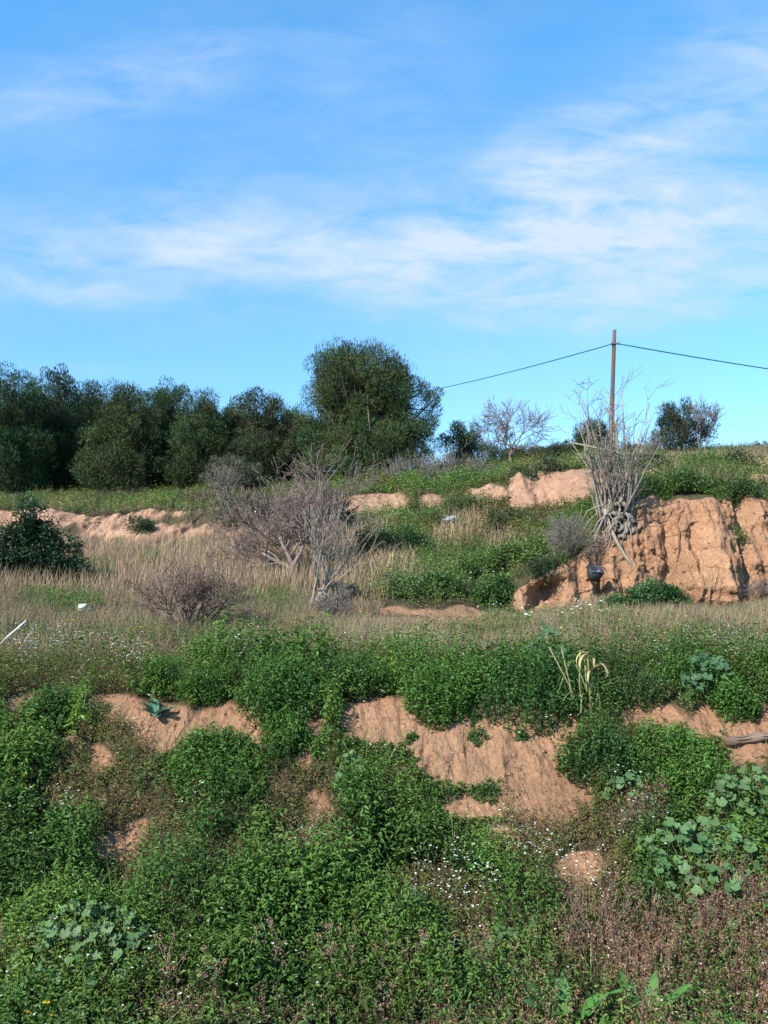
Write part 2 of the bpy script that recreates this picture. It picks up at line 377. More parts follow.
def stems_leaves(g, P, H, nl, L0, col, lean=.25, top=.25, wr=.45, droop=.3, tips=None, rank=True):
    """upright stems with opposite leaves: P bases, H heights, nl leaves per stem"""
    n = len(P)
    if n == 0: return
    az = rng.uniform(0, 2*PI, n); ln = np.abs(rng.normal(0, lean, n))
    A = nrm(np.stack([np.cos(az)*ln, np.sin(az)*ln, 1+0*az], 1))
    H = np.broadcast_to(H, (n,)); L0 = np.broadcast_to(L0, (n,))
    for q in range(nl):
        t = top+(1-top)*(q+.5)/nl
        t = np.clip(t+rng.normal(0, .03, n), .05, 1)
        fa = az+(q//2)*PI/2+(q % 2)*PI+rng.normal(0, .5, n)
        up = rng.normal(.05+.6*max(0, (q/nl-.6)), .3, n)
        D = nrm(np.stack([np.cos(fa), np.sin(fa), up], 1))
        U = nrm(np.stack([rng.normal(0, .35, n), rng.normal(0, .35, n), 1+0*up], 1))
        ll = L0*rng.uniform(.75, 1.25, n)*(1-.45*(q/nl)**3)
        c = col if np.ndim(col) == 2 else np.broadcast_to(col, (n, 3))
        c = c*(1+rng.normal(0, .15, (n, 1)))
        if tips is not None:
            k = max(0, q/nl-.55)*1.6; c = c*(1-k)+np.asarray(tips)*k
        leaves(g, P+A*(H*t)[:, None], D, U, ll, ll*wr*rng.uniform(.8, 1.2, n), np.clip(c, .003, 1), rng.normal(droop, .2, n))
    return A
def thin(g, P, A, H, r, col):
    n = len(P); r = np.broadcast_to(r, (n,))
    az = rng.uniform(0, PI, n); S = np.stack([np.cos(az), np.sin(az), 0*az], 1)*r[:, None]; S2 = np.stack([-np.sin(az), np.cos(az), 0*az], 1)*r[:, None]
    E = P+A*np.broadcast_to(H, (n,))[:, None]
    V = np.stack([P-S, P+S, P+S2, E-S*.5, E+S*.5, E+S2*.5], 1).reshape(-1, 3); b = np.arange(n)[:, None]*6
    Q = np.concatenate([b+[0,1,4,3], b+[1,2,5,4], b+[2,0,3,5]])
    g.add(V, Q=Q, col=np.repeat(col, 6, 0) if np.ndim(col) == 2 else col)

GREEN = np.array([.076,.165,.030]); TIP = np.array([.17,.28,.048]); OLIVE_C = np.array([.23,.205,.07]); BRN = np.array([.30,.205,.10])
TAN = np.array([.45,.32,.195]); GREYB = np.array([.33,.26,.175]); REDB = np.array([.29,.185,.12]); YEL = np.array([.16,.23,.055])

# ---- 1 lush nettle mass on the near bank
wd, wc = worley(cX*1.75+.3*fbm(cX*2, cY*2, 4), cY*1.75, 5)
dome = np.sqrt(np.clip(1-(wd/.78)**2, 0, 1))
crest = sstep(6.1, 6.4, cT)*(1-sstep(6.9, 7.15, cT))
lush = ((cT > 2.2) & (cT < 7.2))*(1-cSO)*(1-.95*cOL)*(1-.72*cDR)*(1-sstep(6.6, 6.95, cT)*.92)
crestL = 1-sstep(120, 170, cPX)
lush = lush*(1-.3*crest*crestL)
g = Geo()
P, ri, ci = sample(lush*(600+280*(1-sstep(4, 5.5, cT)))*(.35+.65*sstep(.0, .5, dome)))
H = (.06+(.34+.26*wc[ri, ci])*dome[ri, ci]**1.3+.10*crest[ri, ci])*rng.uniform(.75, 1.15, len(P))
H *= np.where(cSO[ri, ci] > .02, .55, 1)
# keep plants just below bare soil low so the soil shows
sh = np.zeros(len(P))
qx, qy = proj(P)
for off in (10, 22, 36, 50):
    sh = np.maximum(sh, ell(qx, qy-off, SOIL))
H *= 1-.75*sh
tone = fbm(P[:, 0]*.9, P[:, 1]*.9, 44, 3)
c = GREEN*(1+.4*tone[:, None])+np.clip(tone[:, None]+.1, 0, 1)*np.array([.07,.055,0])
c = c*(1+(wc[ri, ci][:, None]-.5)*.8)*(1+(wc[ri, ci][:, None]*7 % 1-.5)*np.array([.5,.1,0]))*jit((1,1,1), len(P), .12, .06)
stems_leaves(g, P, H, 9, (.043*rng.uniform(.7, 1.25, len(P))*(1+.55*sstep(.1, .4, fbm(P[:, 0]*1.1+9, P[:, 1]*1.1, 46, 3)))), c, lean=.26, top=.3, tips=TIP, wr=.36, droop=.35)
Pg = P[rng.random(len(P)) < .10]; Dg = nrm(np.stack([rng.normal(0, .3, len(Pg)), rng.normal(0, .3, len(Pg)), 1+0*Pg[:, 0]], 1)); blades(g, Pg, Dg, rng.uniform(.2, .55, len(Pg)), .007, rng.uniform(.2, .8, len(Pg)), np.array([.16,.2,.06])*jit((1,1,1), len(Pg), .2, .06))
o = g.obj('weeds', M_leaf); tag(o, 'dense dark green leafy weeds covering the near earth bank', 'weeds', kind='stuff')
print('nettle stems', len(P))

# ---- 2 low olive and brownish herbs
g = Geo(); gf = Geo()
den = ((cT > 2.2) & (cT < 7.6))*(1-cSO*.93)*(np.clip(cOL+.08+crest*.5+crest*crestL*.5, 0, 1))*(1-.3*cDR)
P, ri, ci = sample(den*1400)
nz = fbm(P[:, 0]*2, P[:, 1]*2, 51, 3)[:, None]
c = np.where(rng.random((len(P), 1)) < .5+nz*.5, OLIVE_C, BRN); c = np.where(rng.random((len(P), 1)) < .16+.4*crest[ri, ci][:, None], YEL, c)
c = c*jit((1,1,1), len(P), .2, .08)
H = rng.uniform(.06, .24, len(P))+.2*crest[ri, ci]*rng.random(len(P))
stems_leaves(g, P, H, 7, .029*rng.uniform(.7, 1.3, len(P)), c, lean=.5, top=.3, wr=.28)
tag(g.obj('olive_herbs', M_leaf), 'thin olive and brownish low herbs between the lush weeds', 'herbs', kind='stuff')
# white flowers
def flowers(gf, P, s, col):
    n = len(P); U = nrm(np.stack([rng.normal(0, .4, n), rng.normal(-.4, .4, n), 1+0*s*np.ones(n)], 1))
    for a in range(3):
        fa = a*2*PI/3+rng.random(n)
        D = nrm(np.stack([np.cos(fa), np.sin(fa), rng.normal(.1, .2, n)], 1)); leaves(gf, P, D, U, s, s*1.1, col, 0, .1)
fd = ((cT > 2.6) & (cT < 7.15))*(1-cSO*.8)*(cOL*1.0+crest*.35+.08)*sstep(-.1, .35, fbm(cX*1.3, cY*1.3, 61, 3))
P, ri, ci = sample(fd*420); P[:, 2] += .10+.16*rng.random(len(P))+crest[ri, ci]*.25*rng.random(len(P))+.15*dome[ri, ci]
flowers(gf, P, .0095*rng.uniform(.7, 1.3, len(P)), jit((.72,.72,.68), len(P), .08, .02))
P, ri, ci = sample(((cT > 7.5) & (cT < 11)*(cPX > 340) & (cPX < 640))*(1-cBare)*sstep(.0, .4, fbm(cX*.8, cY*.8, 62, 3))*5.0); P[:, 2] += .25+.15*rng.random(len(P))
flowers(gf, P, .028*rng.uniform(.7, 1.3, len(P)), jit((.62,.64,.60), len(P), .1, .02))
P, ri, ci = sample(((cT > 6.3) & (cT < 9))*.8); P[:, 2] += .3
P = P[:900]; flowers(gf, P, .02, jit((.65,.45,.03), len(P), .1, .02))
tag(gf.obj('flowers', M_petal), 'tiny white and yellow flowers scattered over the weeds', 'flowers', kind='stuff')

# ---- 3 field: grasses, dry weeds and green tufts, t 7..9
g = Geo(); gd = Geo()
fg = ell(cPX, cPY+8, FIELDG, 1.5)
fieldm = (cT > 6.9)*(cT < 9.02)*(1-cBare)
gn = sstep(-.15, .35, fbm(cX*.45, cY*.45, 71, 4))
gr = np.clip(fg*1.0+gn*.34+(1-sstep(6.9, 7.2, cT))*.6, 0, 1)
P, ri, ci = sample(fieldm*gr*95)
d = cD[ri, ci]; s = lf(d)
tone = fbm(P[:, 0], P[:, 1], 72, 3)[:, None]
c = (YEL*(.5+.5*tone)+GREEN*1.5*(.5-.5*tone))*jit((1,1,1), len(P), .15, .07)
stems_leaves(g, P, rng.uniform(.1, .36, len(P)), 6, .042*s*.9, c, lean=.3, top=.25, wr=.4)
P, ri, ci = sample(fieldm*(1-.6*gr)*620)
d = cD[ri, ci]; tone = fbm(P[:, 0]*.5, P[:, 1]*.5, 73, 3)[:, None]+rng.normal(0, .3, (len(P), 1))
c = np.where(tone > .12, TAN*.85, np.where(tone > -.25, GREYB, REDB*1.1))
c = np.where(rng.random((len(P), 1)) < .20, np.array([.27,.28,.12]), c)*jit((1,1,1), len(P), .2, .05)
D = nrm(np.stack([rng.normal(0, .28, len(P)), rng.normal(0, .28, len(P)), 1+0*d], 1))
hh = rng.uniform(.12, .42, len(P))*(.55+.45*sstep(-.4, .3, fbm(P[:, 0]*.6, P[:, 1]*.6, 75, 2)))
blades(gd, P, D, hh, .008*lf(d)*.8, rng.uniform(.1, .6, len(P)), c)
# seed heads
k = rng.random(len(P)) < .4; stems_leaves(gd, P[k]+D[k]*hh[k][:, None]*.45, hh[k]*.6, 3, .035*lf(d[k])*.6, c[k]*.9, lean=.4, top=.2, wr=.3)
# ---- 4 upper left tan meadow, t 9..11
tanm = (cT > 8.6)*(cT < 11.05)*(1-cBare)*(1-sstep(330, 400, cPX+30*fbm(cX*.3, cY*.3, 81, 3)))*(1-.4*fg)
P, ri, ci = sample(tanm*75)
d = cD[ri, ci]; tone = fbm(P[:, 0]*.35, P[:, 1]*.35, 82, 3)[:, None]+rng.normal(0, .25, (len(P), 1))
c = np.where(tone > -.1, TAN*.95, REDB*1.4); c = np.where(rng.random((len(P), 1)) < .06, OLIVE_C*1.2, c)*jit((1,1,1), len(P), .15, .05)
D = nrm(np.stack([rng.normal(0, .2, len(P)), rng.normal(0, .2, len(P)), 1+0*d], 1))
blades(gd, P, D, rng.uniform(.25, .65, len(P)), .007*lf(d)*.9, rng.uniform(.1, .5, len(P)), c)
# ---- 5 green slope in the middle and behind the scarp
mid = (cT > 9.0)*(cT < 12.6)*(1-cBare)*sstep(320, 395, cPX+30*fbm(cX*.3, cY*.3, 81, 3))
mix = fbm(cX*.28, cY*.28, 91, 4)
tanp = ell(cPX, cPY, [(590-205,560,35,22),(380,575,40,16),(455,530,30,18),(510,545,24,14),(540,500,30,8),(360,548,24,12)], 1.5)
P, ri, ci = sample(mid*(1-.85*tanp)*62)
d = cD[ri, ci]; tone = (mix[ri, ci]+rng.normal(0, .12, len(P)))[:, None]
c = np.where(tone > .05, YEL*1.05, np.where(tone > -.22, GREEN*1.6, OLIVE_C))*jit((1,1,1), len(P), .2, .07)
wdd, wcd = worley(P[:, 0]*.75, P[:, 1]*.6, 15); c = c*(.7+.65*wcd[:, None])
stems_leaves(g, P, (.12+.95*np.clip(1-wdd*1.15, 0, 1)*(.3+wcd))*rng.uniform(.7, 1.2, len(P)), 7, .042*lf(d)*.9, c, lean=.4, top=.15, wr=.45)
P, ri, ci = sample(mid*(.05+.9*tanp)*60)
d = cD[ri, ci]; c = TAN*jit((1,1,1), len(P), .15, .05)
D = nrm(np.stack([rng.normal(0, .25, len(P)), rng.normal(0, .25, len(P)), 1+0*d], 1))
blades(gd, P, D, rng.uniform(.25, .7, len(P)), .007*lf(d)*.8, rng.uniform(.2, .6, len(P)), c)
# greens of the left meadow
lg = (cT > 8.4)*(cT < 11)*(1-cBare)*np.clip(ell(cPX, cPY, [(55,610,45,12),(240,606,26,12),(150,560,16,8),(200,600,40,9),(90,572,30,6),(270,600,40,10)], 1.5), 0, 1)
P, ri, ci = sample(lg*60); d = cD[ri, ci]
stems_leaves(g, P, rng.uniform(.15, .4, len(P)), 7, .042*lf(d)*.85, np.where(rng.random((len(P), 1)) < .5, GREEN*1.4, YEL)*jit((1,1,1), len(P), .2, .06), lean=.4, top=.15)
# ---- 6 terrace herbs and ridge
ter = (cT >= 12.0)*(cT < 14.3)*(1-cBare)
P, ri, ci = sample(ter*30*(1-.72*sstep(590, 640, cPX))*(1-.5*sstep(.0, .3, fbm(cX*.2, cY*.25, 99, 3))))
d = cD[ri, ci]; tone = (fbm(P[:, 0]*.25, P[:, 1]*.4, 95, 3)+rng.normal(0, .15, len(P)))[:, None]
c = np.where(tone > .0, YEL*1.0, np.where(tone > -.25, GREEN*1.4, OLIVE_C*1.1))*jit((1,1,1), len(P), .2, .07)
wdt, wct = worley(P[:, 0]*.55, P[:, 1]*.4, 25); c = c*(.7+.7*wct[:, None])
c = np.where((wct[:, None]*5 % 1) < .28, np.array([.17,.15,.09])*jit((1,1,1), len(P), .2, .05), c)
stems_leaves(g, P, (.12+.85*np.clip(1-wdt*1.2, 0, 1)*(.4+wct))*rng.uniform(.6, 1.1, len(P)), 7, .042*lf(d)*.8, c, lean=.4, top=.1, wr=.5)
P, ri, ci = sample((cT >= 11.0)*(cT < 14.3)*(1-.9*cBare)*(14+48*sstep(600, 640, cPX)*(cT < 13.8)))
d = cD[ri, ci]; c = np.where(rng.random((len(P), 1)) < .5, TAN*.8, GREYB)*jit((1,1,1), len(P), .15, .05)
D = nrm(np.stack([rng.normal(0, .3, len(P)), rng.normal(0, .3, len(P)), 1+0*d], 1))
blades(gd, P, D, rng.uniform(.25, .6, len(P)), .007*lf(d)*.7, rng.uniform(.2, .6, len(P)), c)
rm = (cT > 9.93)*(cT < 10.25)*(cPX > 560)
P, ri, ci = sample(rm*90*sstep(-.2, .2, fbm(cX*1.2, cY*.5, 97, 3))); d = cD[ri, ci]
stems_leaves(g, P, rng.uniform(.15, .5, len(P)), 7, .042*lf(d)*.85, np.where(rng.random((len(P), 1)) < .6, YEL, GREEN*1.5)*jit((1,1,1), len(P), .2, .06), lean=.6, top=.1)
# sparse tufts on bare faces
P, ri, ci = sample((cBare > .5)*(cT > 9)*.6*SLOPE); P = P; d = cD[ri, ci]
for q in range(3):
    P2 = P+rng.normal(0, .12, P.shape)*[1,.5,.3]
    stems_leaves(g, P2, rng.uniform(.1, .25, len(P)), 6, .042*lf(d)*.8, GREEN*1.3*jit((1,1,1), len(P), .2, .06), lean=.6, top=.1)
tag(g.obj('field_herbs', M_leaf), 'green and yellow-green herbs covering the field, slope and terraces', 'herbs', kind='stuff')
# foreground dry weeds
P, ri, ci = sample(((cT > 2.2) & (cT < 7.3))*cDR*(1-cSO)*(400+230*(cPX > 500))*(.25+.9*sstep(-.35, .25, fbm(cX*2.2, cY*2.2, 66, 3)))); d = cD[ri, ci]
rb = sstep(480, 560, qx[:0].sum()+proj(P)[0])[:, None]
c = (np.array([.34,.205,.135])*rb+np.array([.36,.25,.17])*(1-rb)); c = np.where(rng.random((len(P), 1)) < .25, TAN*.9, c)*jit((1,1,1), len(P), .2, .06)
A1 = nrm(np.stack([rng.normal(0, .25, len(P)), rng.normal(0, .25, len(P)), 1+0*d], 1)); hh = rng.uniform(.14, .46, len(P))*np.where(cT[ri, ci] > 4, .55, 1)*np.where(rb[:, 0] > .5, 1.1, .8)
thin(gd, P, A1, hh, .0016, c*1.1)
for q in range(9):
    t = rng.uniform(.35, 1.05, len(P)); stems_leaves(gd, P+A1*(hh*t)[:, None]+rng.normal(0, .012, P.shape), .03, 2, .016*rng.uniform(.7, 1.3, len(P)), c, lean=.8, top=.1, wr=.5)
tag(gd.obj('dry_grass', M_dry), 'dry tan and reddish grass and weed stalks across field and bank', 'dry grass', kind='stuff')
# clods and pebbles on bare soil
g = Geo()
P, ri, ci = sample(cBare*((cT < 7)*170+(cT > 8)*6)); n = len(P); r = np.where(cT[ri, ci] < 7, .0065, .028)*rng.lognormal(0, .6, n)
base = np.array([[1,0,0],[-1,0,0],[0,1,0],[0,-1,0],[0,0,1],[0,0,-1]], float)
V = P[:, None]+base[None]*r[:, None, None]*rng.uniform(.5, 1.2, (n, 6, 1)); b = np.arange(n)[:, None, None]*6
Tt = (b+np.array([[0,2,4],[2,1,4],[1,3,4],[3,0,4],[2,0,5],[1,2,5],[3,1,5],[0,3,5]])[None]).reshape(-1, 3)
g.add(V.reshape(-1, 3), T=Tt, col=np.repeat(jit(so*1.05, n, .15, .04), 6, 0))
tag(g.obj('pebbles', M_soil), 'small clods and pebbles lying on the bare orange earth', 'clods', kind='stuff')

# ------------------------------------------------------------------ branching woody plants
def grow(out, p, d, L, r, depth, prm, rs, level=0):
    k = prm.get('seg', 5); pts = [p]; rr = [r]; dd = d/np.linalg.norm(d)
    rend = r*prm.get('taper', .55) if depth > 0 else r*.45
    for i in range(k):
        dd = dd+rs.normal(0, prm.get('wob', .18), 3)+np.array([0, 0, prm.get('up', .06)])
        dd /= np.linalg.norm(dd); p = p+dd*L/k; pts.append(p); rr.append(r+(rend-r)*(i+1)/k)
    out.append((np.array(pts), np.maximum(np.array(rr), prm.get('rmin', .004)), level))
    if depth <= 0: return
    nc = prm['nc'][min(level, len(prm['nc'])-1)]
    for c in range(nc):
        t = rs.uniform(prm.get('t0', .35), 1) if c > 0 else 1.0
        f = t*k; i0 = min(int(f), k-1); q = pts[i0]*(1-(f-i0))+pts[i0+1]*(f-i0)
        ax = rs.normal(0, 1, 3); dloc = pts[min(i0+1, k)]-pts[i0]; dloc = dloc/np.linalg.norm(dloc)
        side = np.cross(dloc, ax); side /= np.linalg.norm(side)
        an = rs.uniform(*prm.get('ang', (.35, .9)))*(.4 if c == 0 else 1)
        nd = dloc*math.cos(an)+side*math.sin(an)
        grow(out, q, nd, L*rs.uniform(*prm.get('lr', (.55, .8))), max((r+(rend-r)*t)*.68, prm.get('rmin', .004)), depth-1, prm, rs, level+1)
def woody(root, out, mats, names=('trunk','branches','twigs'), cols=None, sides=(7,5,3), split=(0,2)):
    gs = [Geo(), Geo()]; names = ('trunk', 'crown'); mats = (mats[0], mats[-1])
    for pts, rr, lv in out:
        b = 0 if lv <= split[0] else 1
        tube(gs[b], pts, rr, (7,5,4,3,3,3)[lv])
    for g_, nm, mt in zip(gs, names, mats):
        if g_.n: g_.obj(nm, mt, root, True)

# pine: trunk, limbs and crown of needle sprays
def puff(g, c, R, n, size, col, flat=1.1):
    u = nrm(rng.normal(0, 1, (n, 3))); r = R*rng.uniform(.35, 1, n)**.6
    P = c+u*r[:, None]*[1,1,flat]
    D = nrm(u*.8+rng.normal(0, .4, (n, 3))+[0,0,.75]); U = nrm(rng.normal(0, 1, (n, 3)))
    leaves(g, P, D, U, size*rng.uniform(.6, 1.3, n), size*.19, jit(col, n, .22, .06), .1, .1)
def pine(name, label, loc, lobes, H, trunk_r, npuff=160, per=85, col=(.040,.072,.024), size=.24, group=None, cat='pine tree', lean=0, puffR=(.28,.6), trunks=1):
    t = thing(name, label, cat, loc, 0, group)
    rs = np.random.default_rng(int(abs(loc[0])*100+H*10))
    gt = Geo(); gl = Geo(); gc = Geo()
    top = np.array([lean*H, 0, H*.8])
    pts = np.array([[0,0,-.3]])
    ts = np.linspace(0, 1, 8)[:, None]
    sp_ = top*ts+np.concatenate([rs.normal(0, .012*H, (8, 2)), np.zeros((8, 1))], 1)*ts; sp_[0, 2] = -.3
    tube(gt, sp_, trunk_r*(1-.75*ts[:, 0]), 8)
    wts = np.array([l[3]*l[4]*l[5] for l in lobes]); wts = wts/wts.sum()
    for l, w in zip(lobes, wts):
        lc = np.array(l[:3]); lr = np.array(l[3:6]); k = max(3, int(npuff*w))
        for q in range(k):
            u = rs.normal(0, 1, 3); u /= np.linalg.norm(u); u[2] = abs(u[2]) if rs.random() < .62 else u[2]
            c = lc+u*lr*rs.uniform(.45, 1)**.5
            c = c+rs.normal(0, .12, 3)*lr
            c[2] = max(c[2], H*.06)
            R_ = rs.uniform(*puffR); v = rs.uniform(.6, 1.5)
            puff(gc, c, R_, per, size, np.array(col)*v*np.array([1+.15*rs.normal(), 1, 1]))
            if rs.random() < .5:
                s = sp_[rs.integers(2, 8)]; m_ = (s+c)/2+np.array([0, 0, -.06*H])
                tube(gl, np.array([s, m_, c]), np.array([trunk_r*.35, trunk_r*.2, trunk_r*.06]), 4)
    gt.obj('trunk', M_bark_pine, t, True); gl.obj('limbs', M_bark_pine, t); gc.obj('crown', M_needle, t)
    return t
def base_at(px, d):
    p = pix(px, 500, d); z = gz(p[0], p[1])[0]; return np.array([p[0], p[1], z])
def ztop(px, py, d): return pix(px, py, d)[2]
def scr(px, d): return d/F   # metres per pixel

# big round pine in the middle
b = base_at(365, 47); m_ = 47/F; Hp = ztop(362, 345, 47)-b[2]
def lobe(px, py, rx, ry, depth=0, b0=None, d=47, ryd=None):
    q = pix(px, py, d+depth); s = d/F
    return (q[0]-b0[0], depth, q[2]-b0[2], rx*s, (ryd or rx)*s, ry*s)
L_ = [lobe(360,388,48,40,0,b), lobe(328,416,26,32,-1,b), lobe(334,392,28,30,0,b), lobe(392,405,30,34,.5,b), lobe(368,450,50,26,-.5,b), lobe(322,448,24,28,0,b), lobe(360,466,46,14,-1,b), lobe(332,468,30,14,-1,b), lobe(398,468,30,12,-1,b), lobe(335,455,26,20,0,b), lobe(400,462,30,16,0,b), lobe(398,440,34,26,0,b), lobe(345,440,42,28,.5,b), lobe(372,425,44,30,.5,b), lobe(362,410,40,40,0,b), lobe(424,412,19,26,1,b), lobe(420,438,22,24,.5,b), lobe(316,440,18,26,0,b), lobe(410,446,22,20,.5,b), lobe(358,362,26,16,0,b), lobe(384,376,20,20,0,b)]
pine('pine_tree', 'tall round-crowned pine standing alone against the sky in the middle of the ridge', b, L_, Hp, .28, 760, 190, size=.20, puffR=(.35,.75), col=(.056,.082,.028), group='pines on the ridge')
# left pine wood
TREES = [  # px, top y, half width px, depth, label
 (-28, 352, 30, 50, 'tallest pine tip at the left edge of the wood'),
 (18, 374, 30, 47, 'pine with a pale leaning trunk at the left end of the wood'),
 (56, 371, 30, 50, 'broad pine second from the left with a flat top'),
 (86, 381, 22, 54, 'narrow pine behind the gap left of the twin-topped pine'),
 (128, 383, 32, 48, 'full pine with a pointed twin top left of centre in the wood'),
 (168, 384, 28, 50, 'pine with a ragged high top right of the twin-topped pine'),
 (198, 393, 26, 48, 'shorter pine sloping down towards the low gap in the wood'),
 (232, 405, 24, 51, 'low pine filling the dip beside the flat-topped pine'),
 (262, 398, 34, 49, 'flat-topped pale green pine left of the big lone pine'),
 (293, 414, 22, 54, 'small pine tucked against the left side of the big lone pine'),
 (-80, 365, 34, 49, 'pine at the far left end beyond the tallest tip'),
 (36, 383, 30, 57, 'back-row pine seen between the two leftmost pines'),
 (104, 396, 26, 58, 'back-row pine closing the first dip of the wood'),
 (150, 392, 28, 58, 'back-row pine right behind the twin-topped pine'),
 (215, 412, 26, 58, 'back-row pine closing the low dip of the wood'),
 (282, 410, 26, 59, 'back-row pine behind the flat-topped pine'),
]
for (px, ty, hw, d, lab) in TREES:
    b = base_at(px, d); H = ztop(px, ty, d)-b[2]; s = d/F; hwm = hw*s; rs = np.random.default_rng(px+500)
    L_ = []
    for k in range(7):
        f = (k+.5)/7; zz = H*(.08+.76*f); w = hwm*(1.3-.78*f**1.8)
        L_.append((rs.normal(0, .2*hwm), rs.normal(0, .3*hwm), zz, w*rs.uniform(.75, 1), w, H*.2))
    L_.append((rs.normal(0, .1*hwm), 0, H*.89, hwm*.42, hwm*.4, H*.07))
    pine('pine_tree', lab, b, L_, H, .16, 280, 165, size=.21, lean=rs.normal(0, .02), puffR=(.3,.7), col=(.036+.012*rs.random(), .058+.014*rs.random(), .023), group='pines of the dark wood on the left')
# small distant pines on the ridge
for (px, ty, hw, d, by, lab, colr_) in [
  (465, 425, 24, 50, 475, 'small round pine between the big lone pine and the bare almond tree', (.04,.065,.024)),
  (592, 425, 20, 48, 462, 'dark pine half hidden behind the dead cane clump and the pole', (.035,.055,.026)),
  (683, 404, 29, 46, 455, 'small dark grey-green tree alone on the ridge at the right', (.038,.052,.03)),
  (530, 452, 30, 50, 466, 'low wide shrub on the ridge right of the bare almond tree', (.045,.06,.03)),
  (565, 449, 22, 49, 466, 'low dark shrub on the ridge left of the dead cane clump', (.04,.055,.028)),
  (236, 462, 30, 44, 495, 'grey-green low shrub at the foot of the wood by the bare tree', (.075,.085,.05)),
  (640, 452, 16, 47, 462, 'small dark bush on the ridge just right of the dead cane clump', (.04,.055,.028))]:
    b = base_at(px, d); H = ztop(px, ty, d)-b[2]; s = d/F
    rs = np.random.default_rng(px)
    L_ = [(rs.normal(0, .18)*hw*s, rs.normal(0, .2)*hw*s, H*z_, hw*s*w_, hw*s*w_, H*.22) for z_, w_ in ((.14,.95),(.35,1.),(.58,1.),(.78,.75))]
    low = H < 2.2
    pine('pine_tree' if not low else 'ridge_shrub', lab, b, L_, H, .1 if not low else .05, 130, 85, size=.2, col=colr_, cat='pine tree' if not low else 'shrub', group=None, puffR=(.2,.42))

# bare trees
def bare_tree(name, label, base, H, r, prm, depth, mats, n0=1, spread=.2, seed=1, cat='bare tree', dirs=None, lf_=None):
    t = thing(name, label, cat, base); rs = np.random.default_rng(seed); out = []
    for i in range(n0):
        d = np.array(dirs[i % len(dirs)], float) if dirs else np.array([rs.normal(0, spread), rs.normal(0, spread), 1.])
        d = d+rs.normal(0, .08, 3)
        st = np.array([rs.normal(0, r*1.5), rs.normal(0, r*1.5), -.08]) if n0 > 1 else np.array([0, 0, -.1])
        grow(out, st, d, H*rs.uniform(.8, 1.1)*prm.get('l0', .4), r*rs.uniform(.7, 1), depth, prm, rs)
    # fit the real height
    mx = max(o_[0][:, 2].max() for o_ in out); k = H/mx
    out = [(o_[0]*k, o_[1], o_[2]) for o_ in out]
    woody(t, out, mats)
    return t
b = base_at(510, 44)
bare_tree('almond_tree', 'leafless almond tree with a fine round crown on the skyline left of the pole', b, ztop(518, 391, 44)-b[2], .13,
   dict(nc=[5,5,4,4,3], seg=4, wob=.15, up=.02, ang=(.4,.95), lr=(.6,.82), rmin=.009, l0=.34), 5, (M_bark_brown,)*3, 1, seed=4, dirs=[(.25,0,1)])
b = base_at(702, 44)
bare_tree('bare_tree', 'thin leafless tree behind the small dark tree on the right ridge', b, ztop(702, 394, 44)-b[2], .06,
   dict(nc=[3,4,4,3], seg=4, wob=.14, up=.08, ang=(.3,.7), lr=(.6,.8), rmin=.009, l0=.4), 4, (M_bark_grey,)*3, 2, seed=8)
for (px, d, ty, sd, lab) in [(400,40,452,11,'leafless grey bush below the right side of the big pine'), (430,40,446,12,'leafless bush with forked stems in front of the small round pine'),
                         (452,41,440,13,'taller bare bush before the small round pine'), (478,39,455,14,'low bare bush left of the bare almond tree'), (655,40,430,15,'spindly bare shrub left of the small dark tree on the right ridge'), (225,40,458,16,'leafless bush at the right foot of the dark wood')]:
    b = base_at(px, d)
    bare_tree('bare_bush', lab, b, ztop(px, ty, d)-b[2], .035, dict(nc=[4,4,3], seg=4, wob=.18, up=.03, ang=(.35,.9), lr=(.55,.8), rmin=.007, l0=.5), 3, (M_bark_grey,)*3, 8, .5, seed=sd, cat='bush')
# pair of dead trees in the meadow
b = G_at(291, 572); d = b[1]
bare_tree('bare_tree', 'brownish leafless tree with a wide haze of fine twigs behind the pale dead tree', b, ztop(285, 442, d)-b[2], .09,
   dict(nc=[6,5,4,4,3], seg=4, wob=.22, up=.015, ang=(.35,1.05), lr=(.5,.88), rmin=.0075, l0=.42), 5, (M_bark_russet,)*3, 3, seed=21, dirs=[(-1.1,0,1),(-.3,.1,1),(.35,-.1,1)])
b = G_at(318, 618); d = b[1]
bare_tree('dead_tree', 'pale grey dead tree with a twisted trunk and upright branches in the meadow', b, ztop(312, 448, d)-b[2], .055,
   dict(nc=[4,3,3,2], seg=6, wob=.17, up=.10, ang=(.22,.6), lr=(.58,.9), rmin=.005, l0=.38, t0=.3), 4, (M_bark_pale, M_bark_pale, bark_mat('grey_brown_branch', (.16,.13,.105), (.30,.255,.21))), 3, seed=23, dirs=[(-.12,0,1),(.05,.1,1),(.12,-.1,1)], cat='dead tree')
b = G_at(188, 632); d = b[1]
bare_tree('bare_shrub', 'wide leafless brown shrub with arching branches in the dry meadow', b, ztop(190, 545, d)-b[2], .032,
   dict(nc=[4,4,3,2], seg=5, wob=.13, up=.03, ang=(.25,.75), lr=(.6,.85), rmin=.005, l0=.62), 4, (M_bark_brown, M_bark_brown, M_bark_brown), 11, .7, seed=31, cat='shrub',
   dirs=[(-1.7,0,.8),(-1.1,.2,1),(-.6,-.2,1),(-.3,.2,1),(0,0,1),(.3,.2,1),(.7,-.2,1),(1.1,.1,1),(1.6,0,.8),(-1.,-.6,.9),(.9,.6,.9)])
